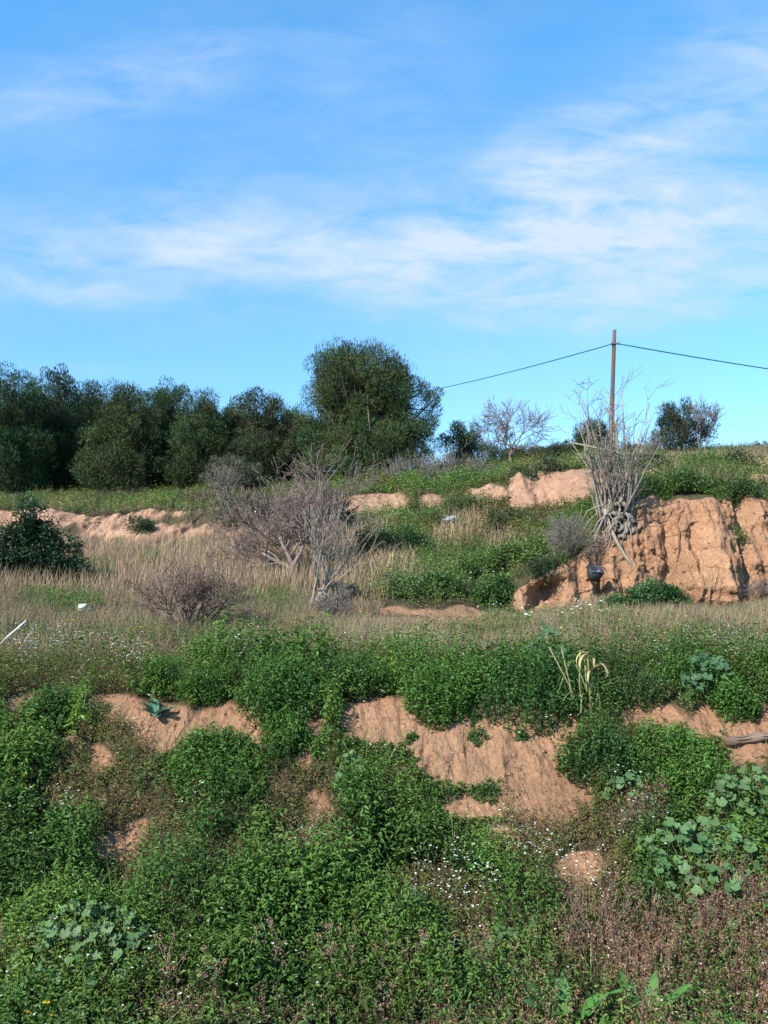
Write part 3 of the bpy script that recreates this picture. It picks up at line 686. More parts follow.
for (px, py, ty, sd, lab, mt) in [(335,622,585,41,'tangled grey fallen branches at the foot of the pale dead tree', M_bark_grey),(574,556,508,42,'grey bare bush left of the dead cane clump above the scarp', M_bark_grey),
      (755,604,568,43,'pale bare bush at the right edge below the scarp', M_bark_grey),(300,864,838,44,'dried brown twiggy plant in the middle of the near bank', M_bark_brown),(636,826,795,45,'dried grey-brown twiggy plant right of the bare soil patch', M_bark_brown),
      (490,708,690,46,'small dry twiggy plant on the crest above the large bare soil patch', M_bark_brown)]:
    b = G_at(px, py); d = b[1]
    bare_tree('dry_bush', lab, b, max(ztop(px, ty, d)-b[2], .15), .012 if d > 12 else .005, dict(nc=[5,5,4], seg=4, wob=.2, up=.02, ang=(.35,1.), lr=(.5,.8), rmin=.0045 if d > 12 else .0016, l0=.5), 3, (mt,)*3, 10, .8, seed=sd, cat='bush')

# ------------------------------------------------------------------ dead cane stump on the scarp edge
b = pix(614, 514, 22.0)
root = thing('dead_tree', 'dead grey many-stemmed stump leaning out over the scarp edge beside the pole', 'dead tree', b)
rs = np.random.default_rng(77); ms = b[1]/F
gs_ = Geo()
# knotted root ball
for q in range(36):
    c0 = np.array([rs.normal(.12, .22), rs.normal(-.2, .14), rs.normal(-.3, .22)]); a = rs.uniform(0, 2*PI); k = rs.uniform(.2, .5)
    pts = [c0+np.array([math.cos(a+s)*k*.5, -.12*math.sin(s*2), math.sin(a+s)*k*.6]) for s in np.linspace(0, 3.2, 7)]
    tube(gs_, np.array(pts), np.linspace(.07, .035, 7)*rs.uniform(.6, 1.3), 6)
tops = []
for q in range(46):
    x0 = rs.uniform(-.45, .45); tx = x0*.8+rs.normal(-.1, .42)*(1 if q % 5 else 1.5); h = rs.uniform(1.2, 3.9)*(1-.12*abs(tx))
    c0 = np.array([x0, rs.normal(0, .15), rs.uniform(-.5, 0)]); ts = np.linspace(0, 1, 7)[:, None]
    e = np.array([tx, rs.normal(-.1, .5), h]); pts = c0+(e-c0)*ts+rs.normal(0, .035, (7, 3))*ts+np.array([tx*.3, 0, 0])*(ts**2)*rs.uniform(-.4, .8)
    gb = Geo(); tube(gb, pts, np.linspace(rs.uniform(.022, .06), .008, 7), 5); tops.append(pts)
    for q_ in range(5):
        s = pts[rs.integers(2, 7)]; out = []
        grow(out, s, np.array([rs.normal(0, .8), rs.normal(0, .6), .8]), rs.uniform(.25, .6), .008, 1, dict(nc=[3], seg=4, wob=.2, up=.02, rmin=.006), rs)
        for o_ in out: tube(gb, o_[0], o_[1], 3)
    gb.obj('stem', M_bark_pale if q % 3 else M_bark_grey, root)
for q in range(26):   # hanging stems and roots
    c0 = np.array([rs.uniform(-.5, .3), rs.normal(-.25, .1), rs.uniform(-.4, .3)]); e = c0+np.array([rs.normal(-.35, .5), rs.uniform(-.5, -.05), -rs.uniform(.5, 1.7)])
    ts = np.linspace(0, 1, 6)[:, None]; pts = c0+(e-c0)*ts+np.array([0, -.25, .25])*(ts*(1-ts))*3+rs.normal(0, .03, (6, 3))
    gr_ = Geo(); tube(gr_, pts, np.linspace(rs.uniform(.012, .035), .008, 6), 4); gr_.obj('root', M_bark_pale, root, True)
# one long stem falling outward to the lower left
ts = np.linspace(0, 1, 9)[:, None]; e0 = np.array([-.35, -.35, .1]); e1_ = np.array([.2, -1.0, -1.5])
for pts_, rr_ in ((e0+(e1_-e0)*ts+np.array([-.5, -.2, 0])*(ts*(1-ts)), np.linspace(.06, .04, 9)), (np.array([[-1.3,-.3,2.0],[0,-.4,1.7],[1.5,-.2,1.0]]), np.array([.02,.03,.012]))):
    gb = Geo(); tube(gb, pts_, rr_, 6); gb.obj('stem', M_bark_pale, root)
gs_.obj('root_ball', M_bark_grey, root, True)

# hanging root on the scarp face
def root_line(px, y0, y1, r, label):
    t = []
    for yy in np.linspace(y0, y1, 9): q = G_at(px+random.uniform(-1, 1), yy); q[1] -= .06; t.append(q)
    g = Geo(); tube(g, np.array(t), np.linspace(r, r*.5, 9), 5); o = g.obj('hanging_root', M_root, None, True); tag(o, label, 'root', 'roots hanging down the scarp')
root_line(678, 502, 562, .045, 'dark root hanging straight down the middle of the orange scarp')
root_line(642, 506, 545, .02, 'thin root hanging down the scarp right of the dead stump')
root_line(602, 575, 612, .03, 'twisted root below the dark tub at the foot of the scarp')

# ------------------------------------------------------------------ pole and cable
pb = base_at(608, 25.2); dT = 25.2; topP = pix(614.5, 330, dT)
pole = thing('utility_pole', 'weathered brown wooden utility pole behind the dead stump', 'pole', pb)
g = Geo(); ts = np.linspace(0, 1, 12)[:, None]; v = topP-pb; tube(g, np.array([0,0,-.5])+(v+[0,0,.5])*ts, np.linspace(.088, .06, 12), 12); g.obj('post', M_pole, pole, True)
def simple_mat(name, col, rough=.5, metal=0):
    m, nt, N, L = nodes(name); out = N.new('ShaderNodeOutputMaterial'); p = N.new('ShaderNodeBsdfPrincipled'); no = N.new('ShaderNodeTexNoise'); no.inputs['Scale'].default_value = 9; no.inputs['Detail'].default_value = 4
    cr = N.new('ShaderNodeValToRGB'); cr.color_ramp.elements[0].color = (*[c*.75 for c in col], 1); cr.color_ramp.elements[1].color = (*[min(1, c*1.2) for c in col], 1)
    L.new(no.outputs['Fac'], cr.inputs[0]); L.new(cr.outputs[0], p.inputs['Base Color']); p.inputs['Roughness'].default_value = rough; p.inputs['Metallic'].default_value = metal
    L.new(p.outputs[0], out.inputs[0]); return m
M_cable = simple_mat('green_cable_sheath', (.015,.12,.085), .5); M_steel = simple_mat('galvanised_steel', (.2,.19,.18), .5, .6); M_tub = simple_mat('black_plastic', (.03,.035,.045), .45)
M_rock = bark_mat('pale_rock', (.45,.42,.38), (.65,.62,.56), 5, stretch=1); M_bag = bark_mat('dusty_plastic_bag', (.14,.17,.22), (.45,.47,.5), 8, stretch=1); M_log = bark_mat('weathered_log', (.10,.07,.05), (.25,.17,.13), 6, stretch=1)
hook = pix(614.3, 344, dT)-pb
g = Geo(); tube(g, np.array([hook+[-.14,-.09,0], hook+[.14,-.09,0]]), .018, 6)
for s in (-1, 1): tube(g, np.array([hook+[s*.12,-.09,-.05], hook+[s*.12,-.09,.05]]), .03, 8)
an = np.linspace(0, 2*PI, 13); tube(g, hook+np.stack([np.cos(an)*.085, np.sin(an)*.085, 0*an], 1), .012, 5)
g.obj('cable_bracket', M_steel, pole, True)
g = Geo(); h = hook+pb+np.array([0,-.1,0])
lend = pix(400, 396, 47.5); rend = pix(1000, 398, 27)
t_ = np.linspace(0, 1, 25)[:, None]; sag = 4*t_*(1-t_)
Lp = lend+(h-lend)*t_+np.array([0, 0, -.14])*sag; Rp = h+(rend-h)*t_+np.array([0, 0, -.14])*sag
tube(g, np.concatenate([Lp, Rp[1:]]), .019, 6)
tag(g.obj('overhead_cable', M_cable, None, True), 'thin dark green cable strung across the sky over the wooden pole', 'cable')

# ------------------------------------------------------------------ leafy individual plants
def bush(name, label, px, py, rad, H, col, tips, nst=420, nl=9, L0=.044, mat=None, cat='plant', group=None, wr=.45, base=None, lean=.35):
    b = G_at(px, py) if base is None else base
    t = thing(name, label, cat, b, 0, group)
    n = nst; a = rng.uniform(0, 2*PI, n); r = rad*np.sqrt(rng.random(n))
    P = np.stack([r*np.cos(a), r*np.sin(a)*.8, 0*r], 1)
    P[:, 2] = gz(P[:, 0]+b[0], P[:, 1]+b[1])-b[2]
    P[:, 2] = np.clip(P[:, 2], -.5*H, .6*H)
    Hs = H*np.sqrt(np.clip(1-(r/rad)**2*.8, .1, 1))*(1+.45*fbm(P[:, 0]*6, P[:, 1]*6, px*.1, 2))*rng.uniform(.8, 1.1, n)
    c = np.asarray(col)*(1+.25*fbm(P[:, 0]*4, P[:, 1]*4, py*.1, 2))[:, None]*jit((1,1,1), n, .12, .05)
    g = Geo(); gst = Geo()
    A_ = stems_leaves(g, P, Hs, nl, L0*rng.uniform(.8, 1.2, n), c, lean=lean, top=.2, tips=tips, wr=wr)
    thin(gst, P[::3], A_[::3], Hs[::3]*.95, .002*max(1, b[1]/8), np.asarray(col)*1.2)
    g.obj('foliage', mat or M_leaf, t); gst.obj('stems', M_leaf, t)
    return t
GRP = 'leafy green weed clumps on the near bank'
NB = [(48,722,.32,.36,'low leafy clump alone on the bare dirt at the far left of the crest',(.05,.12,.027)),
 (168,690,.28,.40,'upright leafy clump left of the round clump above the broad-leaved rosette',(.05,.13,.028)),
 (208,700,.24,.40,'rounded dark leafy clump between two dirt patches right of the broad-leaved rosette',(.045,.12,.026)),
 (278,708,.42,.60,'biggest leafy clump left of the middle on the crest hanging over the bank',(.05,.13,.03)),
 (352,694,.40,.46,'round-leaved clump with white flowers above the left end of the large bare patch',(.045,.11,.03)),
 (438,712,.34,.52,'leafy clump drooping over the middle of the large bare patch',(.055,.14,.03)),
 (528,712,.50,.70,'tall dark large-leaved clump above the right of the large bare patch',(.045,.115,.032)),
 (398,690,.30,.40,'low yellow-green clump between the two clumps over the bare patch',(.07,.16,.035)),
 (482,696,.36,.42,'bright green clump between the drooping clump and the tall dark clump',(.065,.155,.033)),
 (598,772,.34,.55,'dark leafy clump under the dry cane plant',(.042,.10,.028)),
 (215,775,.42,.36,'wide leafy clump below the dirt patch left of the middle',(.052,.13,.028)),
 (285,745,.22,.30,'narrow leafy clump on the dirt between two small bare strips',(.05,.125,.028)),
 (675,772,.40,.36,'wide bright leafy clump below the dirt on the right bank',(.06,.15,.033)),
 (735,712,.22,.36,'upright green clump on the crest close to the right edge',(.055,.14,.03)),
 (640,702,.30,.32,'grey-green clump with white flowers right of the dry cane plant',(.06,.11,.04)),
 (205,668,.30,.34,'bright yellow-green clump at the back of the crest left of the middle',(.085,.18,.035))]
for (px, py, r, H, lab, c) in NB:
  c = (c[0]*1.4, c[1]*1.2, c[2]); bush('weed_clump', lab, px, py, r, H, c, np.array(c)*(1.5+.7*((px*7) % 10)/10), int(1100*r), L0=.034+.024*((px*3) % 10)/10, wr=.34+.22*((py*3) % 10)/10, group=GRP, cat='weed clump')
for (px, py, r, H, lab) in [(478,742,.09,.13,'small leafy sprig alone on the large bare soil patch'),(411,742,.05,.09,'tiny green sprout on the left part of the large bare patch'),(474,722,.05,.12,'small sprout with an orange flower near the top of the bare patch'),
   (99,716,.12,.15,'small bright plant on the dirt left of the broad-leaved rosette'),(487,797,.12,.12,'low green plant at the bottom edge of the large bare patch'),(520,737,.06,.08,'little sprig at the right end of the large bare patch')]:
    bush('sprig', lab, px, py, r, H, (.055,.14,.03), (.1,.22,.05), 45, 7, .032, cat='small plant')
# dark shrub at the left
def leafy_shrub(name, label, px, py, lobes, col, per=140, size=.13, wr=.5, mat=None, cat='shrub', nst=5):
    b = G_at(px, py); s = b[1]/F; t = thing(name, label, cat, b); g = Geo(); gs = Geo(); rs = np.random.default_rng(px+py)
    for (lx, ly, rx, ry) in lobes:
        c = pix(lx, ly, b[1])-b; c[1] = rs.normal(0, .3)*rx*s
        per = 150 if py != 582 else 80; k = max(5, int(rx*ry/(15 if py != 582 else 20)))
        for q in range(k):
            u = nrm(rs.normal(0, 1, 3)); cc = c+u*np.array([rx*s, rx*s*.8, ry*s])*rs.uniform(.5, 1)
            R_ = .16*b[1]/20*rs.uniform(.9, 2.0); n = per; uu = nrm(rng.normal(0, 1, (n, 3))); P = cc+uu*(R_*rng.uniform(.3, 1, n))[:, None]
            leaves(g, P, nrm(uu+rng.normal(0, .5, (n, 3))+[0,0,.2]), nrm(rng.normal(0, .5, (n, 3))+[0,0,1]), size*rng.uniform(.6, 1.2, n), size*wr, jit(np.array(col)*rs.uniform(.75, 1.3), n, .2, .06), .2, .2)
        tube(gs, np.array([[0, 0, -.1], c*.5+[0,0,-.1], c]), np.array([.035,.025,.01]), 5)
    tube(gs, np.array([[0,0,-.2],[0,0,.06]]), .05, 7)
    g.obj('foliage', mat or M_waxy, t); gs.obj('stems', M_bark_brown, t); return t
leafy_shrub('dark_shrub', 'large dark green leafy shrub at the left edge of the meadow', 38, 582,
  [(8,552,26,24),(34,548,24,26),(62,560,22,20),(20,572,28,14),(50,574,26,10),(-20,555,26,26),(30,518,12,14),(42,532,18,14),(76,572,12,8)], (.028,.062,.028), 60, .11)
leafy_shrub('dark_shrub', 'low round dark shrub in the middle of the green slope', 390, 552, [(378,538,20,11),(402,540,20,9),(390,544,26,8),(420,546,12,6)], (.035,.07,.025), 60, .09, .35)
leafy_shrub('dark_shrub', 'small dark shrub on the slope edge below the grey bare bush', 548, 574, [(540,568,16,7),(555,566,12,7)], (.032,.06,.025), 60, .08, .3)
leafy_shrub('dark_shrub', 'dark shrub on the slope right of the white bag', 508, 528, [(500,520,18,7),(520,518,14,6)], (.04,.07,.028), 60, .09, .35)
leafy_shrub('green_shrub', 'bright green shrub growing at the foot of the orange scarp', 655, 613, [(636,602,22,10),(656,597,24,14),(676,602,14,10),(620,608,16,8)], (.055,.12,.035), 60, .08, .45, M_leaf)
leafy_shrub('green_shrub', 'bright green bush on the scarp top right of the dead stump', 690, 492, [(672,484,20,8),(692,481,16,8),(656,486,14,6),(705,488,10,6)], (.075,.14,.035), 60, .1, .4, M_leaf)
leafy_shrub('green_shrub', 'green tuft growing on the scarp face near the right edge', 741, 545, [(740,538,5,9)], (.06,.13,.035), 45, .07, .4, M_leaf)
leafy_shrub('green_shrub', 'green bush hanging over the right end of the scarp top', 738, 500, [(735,494,12,14),(742,506,6,10),(750,490,14,7)], (.055,.10,.035), 50, .09, .4, M_leaf)
leafy_shrub('green_shrub', 'dark green tuft on the pale dirt bank in the left distance', 140, 530, [(138,526,8,4),(145,528,7,4)], (.04,.08,.03), 50, .12, .4)
leafy_shrub('green_shrub', 'young yellow-green bush standing on the terrace edge at the left', 30, 508, [(28,503,14,8),(38,508,8,8)], (.06,.12,.035), 60, .14, .4, M_leaf)
leafy_shrub('green_shrub', 'grey-green bush behind the bare tree on the left terrace', 250, 520, [(240,512,22,12),(262,508,20,12),(225,522,16,8)], (.085,.10,.055), 60, .12, .3, M_leaf)
leafy_shrub('green_shrub', 'grey-green thicket under the pale dead tree', 345, 610, [(330,606,16,10),(350,602,16,12),(338,596,14,10)], (.055,.065,.04), 60, .08, .25, M_leaf)
for (px, py, lobes, lab, cc) in [
 (430,596,[(424,588,20,11),(440,584,18,12),(452,592,14,8)],'broad green bush on the slope just above the small dirt strip',(.08,.15,.038)),
 (492,606,[(488,596,16,12),(500,588,14,14),(482,604,12,8)],'green bush at the left tip of the orange scarp',(.075,.145,.036)),
 (478,578,[(472,568,18,11),(490,562,16,10),(462,574,12,8)],'green bush in the middle of the slope above the left tip of the scarp',(.09,.16,.04)),
 (404,598,[(398,590,14,9),(410,586,12,9)],'small green bush between the pale dead tree and the small dirt strip',(.085,.14,.045)),
 (520,562,[(514,552,18,9),(530,546,16,9),(502,556,12,7)],'yellowish green bush above the lower end of the scarp',(.115,.175,.045)),
 (425,528,[(418,522,18,7),(436,518,14,7)],'light green bush on the slope left of the white bag',(.10,.155,.045)),
 (470,512,[(462,505,14,8),(478,503,14,7),(448,502,10,6)],'light green bush between the pale far bank and the white bag',(.095,.15,.042)),
 (365,528,[(358,520,14,7),(374,517,12,6)],'light green bush below the pale bank right of the spiky yucca',(.10,.16,.042)),
 (395,482,[(384,478,18,6),(408,477,18,5),(366,480,12,5)],'yellow-green low hedge-like bush at the foot of the big lone pine',(.12,.165,.045)),
 (540,478,[(528,474,16,5),(552,470,18,6)],'grey-green bush on top of the far dirt bank right of the almond tree',(.10,.12,.06)),
 (640,470,[(632,464,14,6),(652,462,16,6)],'grey-green scrub on the upper terrace right of the dead stump',(.095,.115,.055)),
 (724,470,[(712,464,16,6),(738,463,18,6)],'olive scrub on the upper terrace near the right edge',(.10,.12,.05))]:
    leafy_shrub('green_shrub', lab, px, py, lobes, cc, 60, .09 if py > 500 else .14, .42, M_leaf)
# spiky yucca
b = G_at(338, 535); g = Geo(); t = thing('yucca', 'dark spiky yucca rosette behind the pale dead tree', 'yucca', b)
nn = 90; az = rng.uniform(0, 2*PI, nn); el = rng.uniform(.05, 1.35, nn); D = np.stack([np.cos(az)*np.cos(el), np.sin(az)*np.cos(el), np.sin(el)], 1)
leaves(g, D*.08+[0,0,.55], D, np.tile([0,0,1.], (nn, 1)), rng.uniform(.8, 1.25, nn), .09, jit((.028,.055,.03), nn, .2, .05), .1, .2); g.obj('leaves', M_waxy, t)
g = Geo(); tube(g, np.array([[0,0,-.1],[0,0,.6]]), .09, 7); g.obj('trunk', M_bark_brown, t, True)

# broad leaves: strips with several segments
def strap(g, p, az, el0, L, W, curl, col, segs=7, wave=.0, tipw=.0):
    d = el0; q = np.array(p, float); S = np.array([-math.sin(az), math.cos(az), 0]); V = []
    for i in range(segs+1):
        t = i/segs; w = W*(math.sin(PI*min(1, t*.93+.07))**.75)*.5
        D = np.array([math.cos(az)*math.cos(d), math.sin(az)*math.cos(d), math.sin(d)]); U = np.cross(S, D)*-1
        wv = wave*W*math.sin(i*2.1+az*7)
        V += [q+S*w+U*(w*.35+wv), q, q-S*w+U*(w*.35-wv)]
        q = q+D*L/segs; d -= curl/segs*(.5+t)
    V = np.array(V); Qd = []
    for i in range(segs):
        a = i*3; Qd += [[a,a+1,a+4,a+3],[a+1,a+2,a+5,a+4]]
    c = jit(col, 1, .1, .04)[0]; cc = np.tile(c, (len(V), 1)); cc[1::3] *= 1.25
    g.add(V, Q=Qd, col=np.clip(cc, 0, 1))
def rosette(name, label, px, py, nl, L, W, col, el=(.3, 1.1), curl=.9, cat='plant', wave=.05, mat=None, base=None):
    b = G_at(px, py) if base is None else base; t = thing(name, label, cat, b)
    for i in range(nl):
        g = Geo(); strap(g, (random.gauss(0, L*.06), random.gauss(0, L*.06), 0), i*2.4+random.uniform(-.3, .3), random.uniform(*el), L*random.uniform(.7, 1.15), W*random.uniform(.8, 1.15), curl*random.uniform(.6, 1.3), col, wave=wave); g.obj('leaf', mat or M_waxy, t, True)
    return t
rosette('broad_leaved_rosette', 'blue-green broad-leaved rosette on the dirt at the crest left of the middle', 156, 716, 13, .22, .085, (.075,.15,.085), (.1, 1.2), .7)
rosette('broad_leaved_rosette', 'small broad-leaved seedling below the wide leafy clump left of the middle', 222, 800, 7, .16, .08, (.075,.14,.08), (.3, 1.), .7)
rosette('dock_plant', 'large glossy dock plant with upright leaves at the bottom edge right of the middle', 566, 1052, 14, .50, .13, (.06,.15,.035), (.6, 1.35), .9, 'dock plant', .12)
rosette('dock_plant', 'large glossy dock plant sprawling beside the upright dock at the bottom edge', 640, 1054, 22, .46, .14, (.06,.15,.035), (.25, 1.1), .8, 'dock plant', .12)
rosette('dock_plant', 'dock plant half cut by the bottom edge right of the sprawling dock', 694, 1058, 14, .42, .13, (.055,.14,.035), (.25, 1.1), .8, 'dock plant', .12)
rosette('dock_plant', 'light green dock seedling at the bottom edge among dry stalks', 288, 1050, 9, .24, .07, (.07,.17,.04), (.5, 1.3), .7, 'dock plant', .1)
# mallows
def mallow(label, px, py, n, spread, h, lr, col, group='broad-leaved mallow plants'):
    b = G_at(px, py); t = thing('mallow_plant', label, 'mallow plant', b, 0, group); g = Geo(); gs = Geo()
    for i in range(n):
        a = random.uniform(0, 2*PI); r = spread*math.sqrt(random.random()); x, y = r*math.cos(a), r*math.sin(a)*.6
        z0 = gz(x+b[0], y+b[1])[0]-b[2]; z0 = max(-.3, min(.5, z0)); z = z0+h*(1-.5*(r/spread)**2)*random.uniform(.65, 1.1)
        R_ = lr*random.uniform(.55, 1.2); nv = 20; an = np.linspace(0, 2*PI, nv, endpoint=False); rr = R_*(1+.07*np.cos(an*5)+.03*np.cos(an*15))*(1-.75*np.exp(-((an-PI)/.22)**2))
        nm = nrm(np.array([random.gauss(-.1, .35), random.gauss(-.75, .35), 1.])); ux = nrm(np.cross(nm, [0.3, 1, 0])); uy = np.cross(nm, ux); ro = random.uniform(0, 2*PI)
        cup = .07*R_*np.cos(an*5+.5)+.12*R_
        rim = np.array([x, y, z])+ux*(rr*np.cos(an+ro))[:, None]+uy*(rr*np.sin(an+ro))[:, None]+nm*cup[:, None]
        V = np.concatenate([[[x, y, z]], rim]); T = [[0, k+1, (k+1) % nv+1] for k in range(nv)]
        c = jit(col, 1, .14, .05)[0]; g.add(V, T=T, col=c)
        tube(gs, np.array([[x*.4, y*.4, z0], [x*.8, y*.8, z0+(z-z0)*.6], [x, y, z]]), .0022, 3, (.10,.17,.05))
    g.obj('leaves', M_leaf, t); gs.obj('stalks', M_leaf, t); return t
MC = (.092,.168,.058)
mallow('mallow with many pale round leaves near the lower left corner', 82, 990, 120, .52, .46, .036, MC)
mallow('small mallow at the very bottom left beside the yellow flowers', 95, 1050, 26, .26, .34, .04, MC)
mallow('largest mallow with crowded round leaves at the right edge', 712, 900, 170, .62, .46, .040, MC)
mallow('mallow climbing to the right edge above the largest mallow', 758, 830, 75, .42, .44, .040, MC)
mallow('mallow with a few round leaves in the middle of the lower bank', 402, 945, 24, .24, .34, .036, MC)
mallow('mallow left of the dry brown weeds on the lower right bank', 518, 975, 16, .22, .30, .036, MC)
mallow('mallow on the crest with leaves standing above the tall dark clump', 545, 690, 22, .25, .72, .05, (.07,.14,.06))
mallow('mallow on the crest near the right edge above the fallen log', 705, 700, 44, .4, .42, .048, (.065,.135,.06))
mallow('mallow beside the dried grey-brown plant under the dry cane', 628, 812, 16, .2, .3, .04, MC)
mallow('tiny mallow in the nettles just below the large bare patch', 352, 800, 12, .14, .4, .036, MC)
# dry cane plant
b = G_at(592, 722); t = thing('dry_cane_plant', 'cane plant with drooping straw-yellow dead leaves on the crest', 'cane plant', b); g = Geo(); gs = Geo()
for i in range(9): strap(g, (random.gauss(0, .03), random.gauss(0, .03), random.uniform(.45, .62)), random.uniform(0, 6.28), random.uniform(.7, 1.3), random.uniform(.25, .42), .022, random.uniform(3.4, 4.6), (.36,.28,.14), 10)
for i in range(26): strap(g, (random.gauss(0, .2), random.gauss(0, .1), random.uniform(.05, .4)), random.uniform(0, 6.28), random.uniform(.9, 1.45), random.uniform(.25, .4), .015, random.uniform(.6, 1.8), (.17,.21,.08), 7)
for i in range(6):
    x = random.gauss(0, .08); tube(gs, np.array([[x, 0, -.05], [x*1.6, 0, .35], [x*2.6+random.gauss(0, .05), 0, random.uniform(.5, .75)]]), .006, 5, (.30,.26,.13))
g.obj('leaves', M_dry, t, True); gs.obj('canes', M_dry, t)
# arching grass near the bottom
b = G_at(448, 975); g = Geo()
for i in range(9): strap(g, (random.gauss(0, .03), random.gauss(0, .03), .0), random.uniform(0, 6.28), random.uniform(1.2, 1.5), random.uniform(.25, .42), .007, random.uniform(.6, 1.8), (.10,.17,.05), 8)
for s in (-1, 1):
    for k in range(4): strap(g, (0, 0, .14+.03*k), 0 if s > 0 else PI, 1.1, .13, .012, 2.2, (.42,.36,.2), 8)
o = g.obj('grass_tuft', M_dry, None, True); o.location = b; tag(o, 'tall grass with pale arching seed heads near the bottom middle', 'grass tuft')
for (px, py, lab, n) in [(590,975,'long pale green grass stalks rising from the dry weeds left of the dock plants',14),(662,985,'leaning straw stalks among the dry reddish weeds at the lower right',16),(712,590,'dry straw grass tuft below the right end of the scarp',26),(456,540,'tan grass tuft on the green slope beside the white bag',40),(388,570,'tall tan grass tuft in the meadow right of the pale dead tree',50)]:
    b = G_at(px, py); s = max(1, b[1]/9); g = Geo()
    for i in range(n): strap(g, (random.gauss(0, .05*s), random.gauss(0, .05*s), 0), random.uniform(0, 6.28), random.uniform(1.0, 1.5), random.uniform(.25, .45)*min(s, 1.8), .006*s, random.uniform(.1, .8), (.40,.30,.17) if py < 900 else (.28,.27,.13), 5)
    o = g.obj('grass_tuft', M_dry, None, True); o.location = b; tag(o, lab, 'grass tuft')
# dry seed stalks standing along the bottom edge
k = 0
DS = [(12,980,'far left'),(165,1000,'left'),(215,1005,''),(268,985,''),(345,985,''),(372,1000,''),(420,985,''),(455,1005,''),(490,990,''),(572,965,''),(612,950,''),(645,955,''),(745,930,''),(700,960,'')]
DL = ['dry seed stalk by the bottom left corner','brown seed stalk right of the yellow flowers','reddish tangled seed stalk second from the bottom left','tall seed stalk left of the light green dock seedling','curly pale stalk left of the bottom middle','forked dry stalk in the bottom middle','thin seed stalk right of the bottom middle fork','stalk with pinkish seed heads under the arching grass','dry stalk left of the reddish weeds at the bottom','reddish dock stalk left of the tall twin stalks','tall reddish seed stalk above the upright dock','tallest brown seed stalk above the sprawling dock','tall reddish seed spike at the right edge','brown seed spike left of the right edge spike']
for (px, py, _), lab in zip(DS, DL):
    b = G_at(px, py); t = thing('seed_stalk', lab, 'seed stalk', b, 0, 'dry seed stalks near the bottom edge'); g = Geo(); gh = Geo(); rs = np.random.default_rng(px); out = []
    big_ = px > 560
    for q in range(5 if not big_ else 4): grow(out, np.array([rs.normal(0, .03), rs.normal(0, .03), -.02]), np.array([rs.normal(0, .35), rs.normal(0, .3), 1]), rs.uniform(.18, .30)*(1.3 if big_ else 1), .003, 1, dict(nc=[4], seg=6, wob=.16, up=.05, rmin=.0016, ang=(.3,.8)), rs)
    for o_ in out:
        tube(g, o_[0], o_[1], 4)
        e = o_[0][-1]; n_ = 14 if not big_ else 40
        Pq = e+rng.normal(0, .012, (n_, 3)) if not big_ else o_[0][rs.integers(2, 7, n_)]+rng.normal(0, .012, (n_, 3))
        leaves(gh, Pq, nrm(rng.normal(0, 1, (n_, 3))+[0,0,.4]), nrm(rng.normal(0, 1, (n_, 3))), .015, .009, jit((.30,.17,.12) if not big_ else (.22,.12,.085), n_, .2, .08), .1, .2)
    g.obj('stems', M_bark_pale if not big_ else M_bark_grey, t); gh.obj('seed_clumps', M_dry, t)
# yellow flowers bottom left
for (px, py, lab) in [(46,1003,'bright yellow open flower near the bottom left corner'),(50,1016,'second yellow flower just below the first at the bottom left'),(28,1012,'small orange flower left of the yellow ones at the bottom left')]:
    d = 5.2; c0 = pix(px, py, d); zb = gz(c0[0], c0[1])[0]; b = np.array([c0[0], c0[1], zb]); h = max(c0[2]-zb, .18); t = thing('yellow_flower', lab, 'flower', b); g = Geo(); gs = Geo()
    nn = 16; az = np.linspace(0, 2*PI, nn, endpoint=False); s_ = .024 if px > 30 else .012; D = nrm(np.stack([np.cos(az), np.sin(az)*.8, .25+0*az], 1))
    leaves(g, np.tile([0,0,h], (nn, 1)), D, np.tile([0,-.5,1.], (nn, 1)), s_, s_*.45, jit((.75,.5,.01) if px > 30 else (.75,.3,.01), nn, .05, .02), 0, .1); g.obj('petals', M_petal, t)
    tube(gs, np.array([[0,0,-.02],[.01,0,h*.5],[0,0,h]]), .002, 4, (.07,.14,.04)); gs.obj('stem', M_leaf, t)

# ------------------------------------------------------------------ rocks, log, stick, bag, tub
def lump(name, label, cat, px, py, size, mat, rough=.3, sub=3):
    import bmesh
    b = G_at(px, py); bm = bmesh.new(); bmesh.ops.create_icosphere(bm, subdivisions=sub, radius=1)
    for v in bm.verts:
        c = np.array(v.co); k = 1+rough*float(fbm(c[0]*1.6+px, c[1]*1.6, c[2]*1.6, 3)); v.co = Vector(c*k*np.array(size))
    me = bpy.data.meshes.new(name); bm.to_mesh(me); bm.free(); me.materials.append(mat); o = bpy.data.objects.new(name, me); C.objects.link(o)
    o.location = (b[0], b[1], b[2]+size[2]*.6); return tag(o, label, cat)
lump('pale_rock', 'whitish rock lying in the meadow left of the bare brown shrub', 'rock', 83, 611, (.10,.08,.08), M_rock, .5)
lump('plastic_bag', 'crumpled white and blue bag lying on the green slope', 'bag', 450, 523, (.24,.18,.17), M_bag, .9)
b = G_at(750, 742); g = Geo(); rs = np.random.default_rng(3); ts = np.linspace(-.25, .6, 14)
pts = np.stack([ts, 0*ts-.03, .035+.03*np.sin(ts*6)-.01*ts], 1); tube(g, pts, .04+.010*np.sin(np.arange(14)*1.7), 9)
for q in range(7): tube(g, pts+np.array([0, math.cos(q)*.036, math.sin(q*.9)*.036]), .010, 4)
o = g.obj('fallen_log', M_log, None, True); o.location = b; tag(o, 'grooved brown piece of dead wood lying on the dirt at the right edge', 'log')
